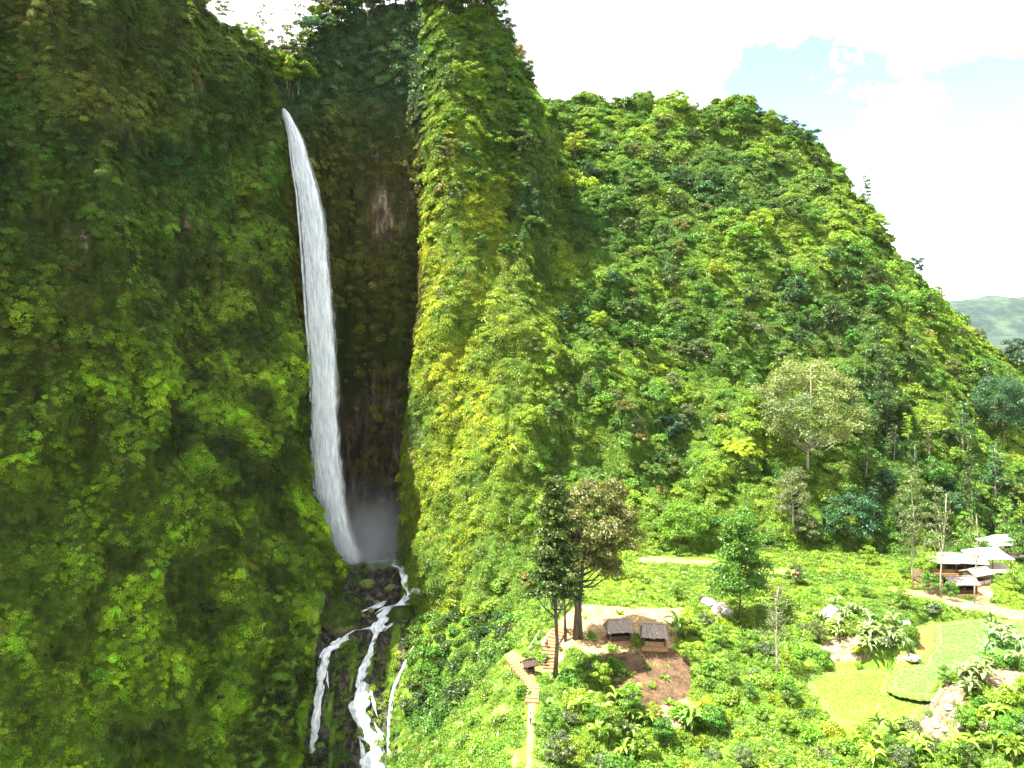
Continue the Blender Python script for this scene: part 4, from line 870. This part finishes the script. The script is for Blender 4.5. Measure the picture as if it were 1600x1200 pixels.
def ico(rx, ry, rz, nu_=20, nv_=12):
    v, f = [], []; nu, nv = nu_, nv_
    for i in range(nv+1):
        for j in range(nu):
            th = math.pi*i/nv; ph = 2*math.pi*j/nu; v.append((math.sin(th)*math.cos(ph), math.sin(th)*math.sin(ph), math.cos(th)))
    for i in range(nv):
        for j in range(nu): f.append((i*nu+j, (i+1)*nu+j, (i+1)*nu+(j+1) % nu, i*nu+(j+1) % nu))
    return v, f
mv, mf = ico(1, 1, 1)
m.cycles.volume_step_rate = .35
mist = link('mist', mesh('mist', mv, mf, mats=[m])); mist.location = c_; mist.scale = MS; tag(mist, 'pale spray hanging at the foot of the waterfall', kind='stuff')

# ------------------------------------------------------------------ boulders
def boulder(name, px, py, size, mat, label, seed, cat='boulder', flat=.7, group=None):
    h = hit(px, py)
    if h is None: return
    v, f = ico(1, 1, 1, 44, 26); v = np.array(v); r_ = 1+.45*fbm(v*1.3+seed, 5, seed, .6)[:, None]+.12*np.abs(fbm(v*4+seed, 3, seed+3))[:, None]; v = v*r_*[1, .85, flat]*size
    me = mesh(name, v, f, True, mats=[mat]); o = link(name, me); o.location = h[0]+Vector((0, 0, size*.18));
    if mat == M['mossrock'] and size > 2.4:
        f4 = np.array(f); k_ = int(size*size*26); pp, nn_, _k = sample(v+np.array(o.location), f4, k_, lambda c_, a_, b_, n_: (c_[:, 2] > o.location.z-size*.1)*1.0); nn_ = norm(pp-np.array(o.location))
        scatter('moss', pp, nn_, np.ones((k_, 3))*(.35+.3*rng.random((k_, 1))), rng.integers(7, 10, k_), np.tile([.075, .13, .014], (k_, 1))*np.exp(rng.normal(size=(k_, 1))*.3), 'moss and small ferns growing on a boulder', .9)
    return tag(o, label, cat, group)
boulder('mossy_boulder', 533, 972, 4.6, M['mossrock'], 'biggest mossy boulder perched above the left cascade', 1, flat=.85)
boulder('mossy_boulder', 625, 966, 2.6, M['mossrock'], 'mossy boulder right of the small white pool below the rapids', 2)
boulder('boulder', 575, 915, 2.2, M['mossrock'], 'wet brown boulder in the stream below the mist', 4)
boulder('boulder', 610, 922, 1.7, M['mossrock'], 'small wet boulder between the rapids and the brown one', 5)
boulder('boulder', 655, 925, 2.0, M['pale_rock'], 'pale rock slab beside the rapids under the spur', 6, flat=.5)
boulder('boulder', 1106, 944, 1.5, M['pale_rock'], 'upper pale boulder in the grass left of the green tree', 7)
boulder('boulder', 1128, 958, 1.9, M['pale_rock'], 'lower pale boulder in the grass left of the green tree', 8)
boulder('boulder', 1416, 976, .9, M['pale_rock'], 'small white boulder just above the muddy pond', 9)
boulder('boulder', 1424, 1030, 1.4, M['pale_rock'], 'flat pale rock at the near corner of the muddy pond', 10, flat=.35)
boulder('boulder', 1300, 962, 1.9, M['pale_rock'], 'pale rock outcrop topping the banana mound', 11)
for i in range(9): boulder('stone', 560+R.uniform(-5, 90), 930+R.uniform(-15, 40), R.uniform(.5, 1.0), M['mossrock'], 'small dark stone in the stream bed above the cascades', 20+i, 'stone', group='stones in the stream bed')
for i in range(12): boulder('stone', 1470+R.gauss(0, 22), 1130+R.gauss(0, 26), R.uniform(.25, .6), M['pale_rock'], 'small pale stone on the bare bank at lower right', 40+i, 'stone', group='stones on the bare lower right bank')

# ------------------------------------------------------------------ fields and pond
def sheet(name, poly, z_, mat, label, rim_h=.2, rimmat=None):
    n = len(poly); me = mesh(name, [(a_, b_, z_) for a_, b_ in poly], [tuple(range(n))], mats=[mat]); o = tag(link(name, me), label, kind='structure')
    if rimmat:
        mb = MB(); pts = [(a_, b_, z_) for a_, b_ in poly]; fine = catmull(np.array(pts+[pts[0]]), [6]*n); v, f = [], []
        for i, q_ in enumerate(fine):
            d_ = norm(fine[(i+1) % (len(fine)-1)]-fine[i-1 if i else -2]); s_ = np.array([d_[1], -d_[0], 0]); j = .12*math.sin(i*1.7)
            for off, zz in ((-.55, -.5), (-.25, rim_h+j*.5), (.2, rim_h+j*.4), (.5, -.5)): v.append(q_+s_*(off+j)+[0, 0, zz])
        for i in range(len(fine)-1):
            for k_ in range(3): f.append((i*4+k_, i*4+k_+1, i*4+4+k_+1, i*4+4+k_))
        tag(link('field_bank', mesh('field_bank', v, f, True, mats=[rimmat])), label.split(' ')[0]+' grassy earth bank bordering the '+name.replace('_', ' '), kind='structure')
    return o
bankm = rough('grassy_bank', [(.06, .12, .015), (.13, .18, .04)], 1.2, .5)
sheet('rice_field', FIELD, FZ, M['paddy'], 'emerald flooded rice field at the right edge', .2, bankm)
sheet('lime_field', FIELD2, FZ-1.2, M['paddy_lime'], 'lime green terrace field in front of the emerald one', .15, bankm)
sheet('pond', POND, FZ-.02, M['pond'], 'orange brown muddy pond beside the rice field', .3, bankm)
for nm, poly, z_, tn, lb in (('rice_seedlings', FIELD, FZ, (.14, .36, .06), 'rows of young rice in the emerald field'), ('terrace_crop', FIELD2, FZ-1.2, (.17, .3, .035), 'short pale crop on the lime terrace')):
    mn, mxx = poly.min(0), poly.max(0); gxx, gyy = np.meshgrid(np.arange(mn[0], mxx[0], .42), np.arange(mn[1], mxx[1], .55)); q_ = np.c_[gxx.ravel(), gyy.ravel()]+rng.normal(size=(gxx.size, 2))*.06
    q_ = q_[polydist(q_[:, 0], q_[:, 1], poly) < -.7]; n = len(q_)
    scatter(nm, np.c_[q_, np.full(n, z_)], np.tile([0, 0, 1.], (n, 1)), np.ones((n, 3))*(.55+.25*rng.random((n, 1)))*[.45, .45, .8], rng.integers(14, 16, n), np.tile(tn, (n, 1))*(.85+.3*rng.random((n, 1))), lb, 0)

# ------------------------------------------------------------------ paths and steps
def pathstrip(line, wpx, label, name='path', lift=.06):
    fine = cat_pts([(a_, b_, 0) for a_, b_ in line], 10); pts = []
    for a_, b_, _ in fine:
        h = hit(a_, b_)
        if h: pts.append(np.array(h[0]))
    pts = np.array(pts); v, f = [], []; nw = 7
    for i, q_ in enumerate(pts):
        d_ = pts[min(i+1, len(pts)-1)]-pts[max(i-1, 0)]; d_[2] = 0; d_ = norm(d_); s_ = np.array([d_[1], -d_[0], 0]); w_ = wpx/F*q_[1]*(1+.18*math.sin(i*1.3)+.1*math.sin(i*.5))
        for k_ in range(nw):
            x_1, y_1 = (q_+s_*w_*(k_/(nw-1)-.5))[:2]; v.append((x_1, y_1, gdrop(x_1, y_1)+(lift if 0 < k_ < nw-1 else -.03)))
    for i in range(len(pts)-1):
        for k_ in range(nw-1): f.append((i*nw+k_, i*nw+k_+1, (i+1)*nw+k_+1, (i+1)*nw+k_))
    tag(link(name, mesh(name, v, f, True, mats=[M['path']])), label, kind='structure')
pathstrip(PATHS[0], 12, 'trodden earth path leading up to the steps', lift=.12)
pathstrip(PATHS[4], 13, 'sandy landing linking the two flights of steps', lift=.12)
pathstrip(PATHS[1], 7, 'narrow dirt track along the foot of the hill', lift=.25)
pathstrip(PATHS[2], 10, 'pale track passing above the rice field', lift=.15)
pathstrip(PATHS[3], 10, 'short dirt path up to the white roofs', lift=.15)
def flight(line, wpx, n, label):
    fine = cat_pts([(a_, b_, 0) for a_, b_ in line], 20); pts = np.array([np.array(hit(a_, b_)[0]) for a_, b_, _ in fine])
    seg = np.r_[0, np.cumsum(np.linalg.norm(np.diff(pts[:, :2], axis=0), axis=1))]; e = empty('steps', pts[0]); tag(e, label, 'steps'); z_prev = None
    for i in range(n):
        s0 = seg[-1]*(i+.5)/n; q_ = np.array([np.interp(s0, seg, pts[:, k_]) for k_ in range(3)]); q2 = np.array([np.interp(s0+.4, seg, pts[:, k_]) for k_ in range(3)]); q1 = np.array([np.interp(s0-.4, seg, pts[:, k_]) for k_ in range(3)])
        d_ = q2-q1; ang = math.atan2(d_[1], d_[0])-math.pi/2; run = seg[-1]/n; w_ = wpx/F*q_[1]; zz = gdrop(q_[0], q_[1])+.12; z_prev = zz if z_prev is None else max(zz, z_prev+.05)
        mb = MB(); mb.box((0, 0, 0), (w_*R.uniform(.92, 1.05), run*.86, .5)); o = mb.build('step', M['step'], e); o.location = Vector((q_[0], q_[1], z_prev-.1))-e.location; o.rotation_euler = (0, 0, ang+R.uniform(-.05, .05))
        mb = MB(); mb.box((0, -run*.43-.07, .02), (w_*1.04, .13, .52)); k_ = mb.build('riser', M['plank'], o)
flight(STAIRS[0], 21, 15, 'lower flight of earth steps curving up from the path')
flight(STAIRS[1], 22, 13, 'upper flight of earth steps rising behind the slim tree trunk')
# handrail beside the landing
h1, h2 = hit(826, 1022)[0], hit(843, 994)[0]; e = empty('handrail', h1); tag(e, 'thin pale wooden handrail slanting up beside the landing', 'handrail'); n = 5
mb = MB(); d_ = h2-h1; mb.tube([(0, 0, 1.0), tuple(d_+Vector((0, 0, 1.0)))], .06, 6); mb.build('rail', M['bark_pale'], e)
for i in range(n):
    mb = MB(); q_ = d_*(i/(n-1)); zz = gdrop(h1.x+q_.x, h1.y+q_.y)-h1.z; mb.tube([(q_.x, q_.y, zz-.3), (q_.x, q_.y, q_.z+1.05)], .06, 6); mb.build('post', M['bark_pale'], e)

# ------------------------------------------------------------------ huts
def roof_mesh(W, D, Hr, z0, over=.5, nx=16, ny=5, rough_=.08, hip=.0, seed=0, th=.16):
    """gabled or hipped roof as two thick sheets with a ragged eave"""
    r = random.Random(seed); mb = MB()
    for s in (-1, 1):
        top, bot = [], []
        for i in range(nx+1):
            for j in range(ny+1):
                t_ = j/ny; hw = (W/2+over)*(1-hip*(1-t_)); x = -hw+2*hw*i/nx; y = s*(D/2+over)*t_; z = z0+Hr*(1-t_)+.08*Hr*math.sin(t_*math.pi)*-1+(r.uniform(-rough_, rough_) if 0 < t_ else 0)
                if j == ny: z -= r.random()*rough_*2
                top.append((x, y, z+th)); bot.append((x, y, z))
        n = len(top); b0 = ny+1; f = []
        for i in range(nx):
            for j in range(ny):
                a0 = i*b0+j; q_ = (a0, a0+b0, a0+b0+1, a0+1); f += [q_, tuple(n+k for k in q_[::-1])]
        for i in range(nx): a0 = i*b0+ny; f.append((a0, a0+b0, n+a0+b0, n+a0))
        for j in range(ny):
            f.append((j, j+1, n+j+1, n+j)); a0 = nx*b0+j; f.append((a0+1, a0, n+a0, n+a0+1))
        mb.add(top+bot, f)
    if hip:
        for s in (-1, 1):
            hw1, hw0 = W/2+over, (W/2+over)*(1-hip); mb.add([(s*hw0, 0, z0+Hr+th), (s*hw1, -(D/2+over), z0+th), (s*hw1, D/2+over, z0+th), (s*hw0, 0, z0+Hr), (s*hw1, -(D/2+over), z0), (s*hw1, D/2+over, z0)], [(0, 1, 2), (5, 4, 3), (1, 4, 5, 2)])
    return mb
def hut(name, px, py, W, D, Hw, Hr, rz, roofm, wallm, label, cat='hut', open_=False, hip=0.0, seed=0, rough_=.08, base=.0, ridge=True):
    h = hit(px, py); x, y = h[0].x, h[0].y; zg = gdrop(x, y)+base; e = empty(name, (x, y, zg), rz); tag(e, label, cat)
    mb = MB(); mb.box((0, 0, -.25), (W+.6, D+.6, .7)); mb.build('floor', M['step'] if not open_ else M['plaster'], e)
    for a_ in (-1, 0, 1):
        for b_ in (-1, 1):
            if a_ == 0 and W < 5: continue
            mb = MB(); mb.box((a_*(W/2-.1), b_*(D/2-.1), Hw/2), (.16, .16, Hw)); mb.build('post', M['timber'], e)
    if not open_:
        mb = MB(); mb.box((0, D/2-.12, Hw*.5+.05), (W-.3, .08, Hw-.15)); mb.build('back_wall', wallm, e)
        for s in (-1, 1): mb = MB(); mb.box((s*(W/2-.1), .1, Hw*.5+.05), (.08, D-.5, Hw-.15)); mb.build('side_wall', wallm, e)
        mb = MB(); mb.box((-.1, -D/2+.1, .5), (W-.4, .07, .85)); mb.build('front_panel', wallm, e)
        mb = MB(); mb.box((0, -.2, .62), (W*.6, .5, .07)); b_ = mb.build('bench', M['timber'], e)
    roof_mesh(W, D, Hr, Hw, nx=18, seed=seed, rough_=rough_, hip=hip).build('roof', roofm, e)
    if ridge: mb = MB(); mb.tube([(-(W/2+.4)*(1-hip), 0, Hw+Hr+.2), (0, 0, Hw+Hr+.26), ((W/2+.4)*(1-hip), 0, Hw+Hr+.2)], .13, 6); mb.build('ridge_cap', roofm, e)
    return e
hut('thatched_hut', 967, 998, 3.9, 2.7, 1.8, 1.4, .12, M['thatch'], M['dark_wood'], 'left thatched hut with a dark open front on the yellow dirt', seed=1, rough_=.12, hip=.15)
hut('thatched_hut', 1022, 1006, 3.8, 2.9, 1.8, 1.5, -.1, M['thatch'], M['bamboo'], 'right thatched hut standing at the edge of the brown bank', seed=2, rough_=.12, hip=.2)
hut('stair_shelter', 827, 1052, 1.5, 1.3, 1.5, .6, .4, M['dark_wood'], M['dark_wood'], 'tiny dark roofed shelter at the bend of the steps', 'shelter', seed=4)
hut('white_pavilion', 1562, 873, 7.8, 5.2, 2.6, 1.5, .15, M['white_roof'], M['plaster'], 'rear white roofed open pavilion at the right edge', 'pavilion', True, .45, 5, .02, 1.6)
hut('white_pavilion', 1543, 893, 8.2, 5.2, 2.6, 1.5, -.1, M['white_roof'], M['plaster'], 'front white roofed open pavilion beside the tin roofed stalls', 'pavilion', True, .45, 6, .02, 1.2)
hut('stall_building', 1502, 898, 9.0, 5.0, 2.5, 1.2, -.2, M['tin_roof'], M['bamboo'], 'long grey tin roofed stall left of the front white pavilion', 'stall', seed=7, rough_=.03, base=1.0)
hut('stall_building', 1468, 897, 6.0, 4.0, 2.4, 1.1, -.1, M['rust_roof'], M['bamboo'], 'leftmost rusty roofed stall under the slender trees', 'stall', seed=8, rough_=.03, base=.8)
hut('stall_building', 1527, 912, 5.0, 3.6, 2.2, .9, .35, M['tin_roof'], M['plaster'], 'small stall with a pale tin roof below the front white pavilion', 'stall', seed=9, rough_=.03, base=.3)
hut('stall_building', 1500, 925, 5.5, 3.6, 2.1, 1.0, .0, M['thatch'], M['dark_wood'], 'lowest dark fronted stall at the foot of the slender trees', 'stall', seed=10, rough_=.06, base=.1)

for px, py, s_, var in ((1452, 928, .6, 'round0'), (1484, 938, .5, 'round1'), (1448, 905, .8, 'round2'), (1585, 925, .6, 'round3'), (1508, 878, 1.0, 'tall0'), (1590, 880, 1.0, 'round0'), (1572, 868, 1.1, 'tall1'), (1524, 872, .9, 'round1')):
    h = hit(px, py); tree('young_tree', var, (h[0].x, h[0].y, gdrop(h[0].x, h[0].y)), s_, R.choice(['mid green', 'fresh green']), 'small leafy tree crowding round the stalls and white pavilions', 'tree', 'small trees round the stalls and pavilions')
# ------------------------------------------------------------------ people
def person(px, py, rz, top, legs, label, stride=.25):
    h = hit(px, py); zg = gdrop(h[0].x, h[0].y)+.22; e = empty('person', (h[0].x, h[0].y, zg), rz); tag(e, label, 'person')
    V = [(0, 0, .95), (0, 0, 1.15), (0, 0, 1.36), (0, 0, 1.47), (0, 0, 1.56), (0, 0, 1.68), (.19, 0, 1.38), (.25, .03, 1.12), (.24, -.14, .9), (-.19, 0, 1.38), (-.25, -.03, 1.12), (-.24, .12, .9), (.1, 0, .9), (.11, -stride*.5, .5), (.11, -stride*.4, .08), (.11, -stride*.4-.16, .04), (-.1, 0, .9), (-.11, stride*.3, .5), (-.11, stride*.8, .08), (-.11, stride*.8-.16, .04)]
    E = [(0, 1), (1, 2), (2, 3), (3, 4), (4, 5), (2, 6), (6, 7), (7, 8), (2, 9), (9, 10), (10, 11), (0, 12), (12, 13), (13, 14), (14, 15), (0, 16), (16, 17), (17, 18), (18, 19)]
    rad = [.14, .13, .14, .055, .095, .1, .06, .045, .035, .06, .045, .035, .09, .065, .045, .04, .09, .065, .045, .04]
    me = bpy.data.meshes.new('body'); me.from_pydata(V, E, []); o = link('body', me, e); me.materials.append(M['skin'])
    sk = o.modifiers.new('skin', 'SKIN'); sk.use_smooth_shade = True; su = o.modifiers.new('sub', 'SUBSURF'); su.levels = su.render_levels = 1
    for i, r_ in enumerate(rad): me.skin_vertices[0].data[i].radius = (r_, r_)
    me.skin_vertices[0].data[0].use_root = True
    def cloth(name, idx, grow, mat):
        m2 = bpy.data.meshes.new(name); mp_ = {a_: k_ for k_, a_ in enumerate(idx)}; m2.from_pydata([V[i] for i in idx], [(mp_[a_], mp_[b_]) for a_, b_ in E if a_ in mp_ and b_ in mp_], []); m2.materials.append(mat); o2 = link(name, m2, e)
        sk2 = o2.modifiers.new('skin', 'SKIN'); sk2.use_smooth_shade = True; s2 = o2.modifiers.new('sub', 'SUBSURF'); s2.levels = s2.render_levels = 1
        for k_, i in enumerate(idx): m2.skin_vertices[0].data[k_].radius = (rad[i]+grow,)*2
        m2.skin_vertices[0].data[0].use_root = True
    cloth('shirt', [1, 0, 2, 6, 7, 9, 10], .025, top); cloth('trousers', [0, 12, 13, 14, 16, 17, 18], .02, legs)
    v, f = ico(1, 1, 1); o3 = link('hair', mesh('hair', np.array(v)*[.115, .12, .1]+[0, .02, 1.7], f, True, mats=[M['hair']]), e)
person(854, 1016, .6, M['red_cloth'], M['dark_cloth'], 'person in a red top climbing the upper flight of steps')
person(829, 1134, 2.6, M['white_cloth'], M['dark_cloth'], 'person in a white top walking on the earth path below the steps')
person(852, 1044, 1.2, M['dark_cloth'], M['dark_cloth'], 'person in dark clothes standing on the landing between the flights')

# ------------------------------------------------------------------ haze
def box_mesh(x0, x1, y0, y1, z0, z1):
    v = [(a_, b_, c_) for a_ in (x0, x1) for b_ in (y0, y1) for c_ in (z0, z1)]; return mesh('haze', v, [(0, 1, 3, 2), (4, 6, 7, 5), (0, 4, 5, 1), (2, 3, 7, 6), (0, 2, 6, 4), (1, 5, 7, 3)])
hz = link('haze', box_mesh(-11050, 11050, -350, 11550, -560, 720)); m, t, o = newmat('haze'); g = G(t)
pv = g.n('ShaderNodeVolumePrincipled', {'Color': c4(.8, .9, 1), 'Density': .00001, 'Anisotropy': 0.0}); t.links.new(pv.outputs[0], o.inputs['Volume']); hz.data.materials.append(m); tag(hz, 'thin bright daytime haze in the valley air', kind='stuff')
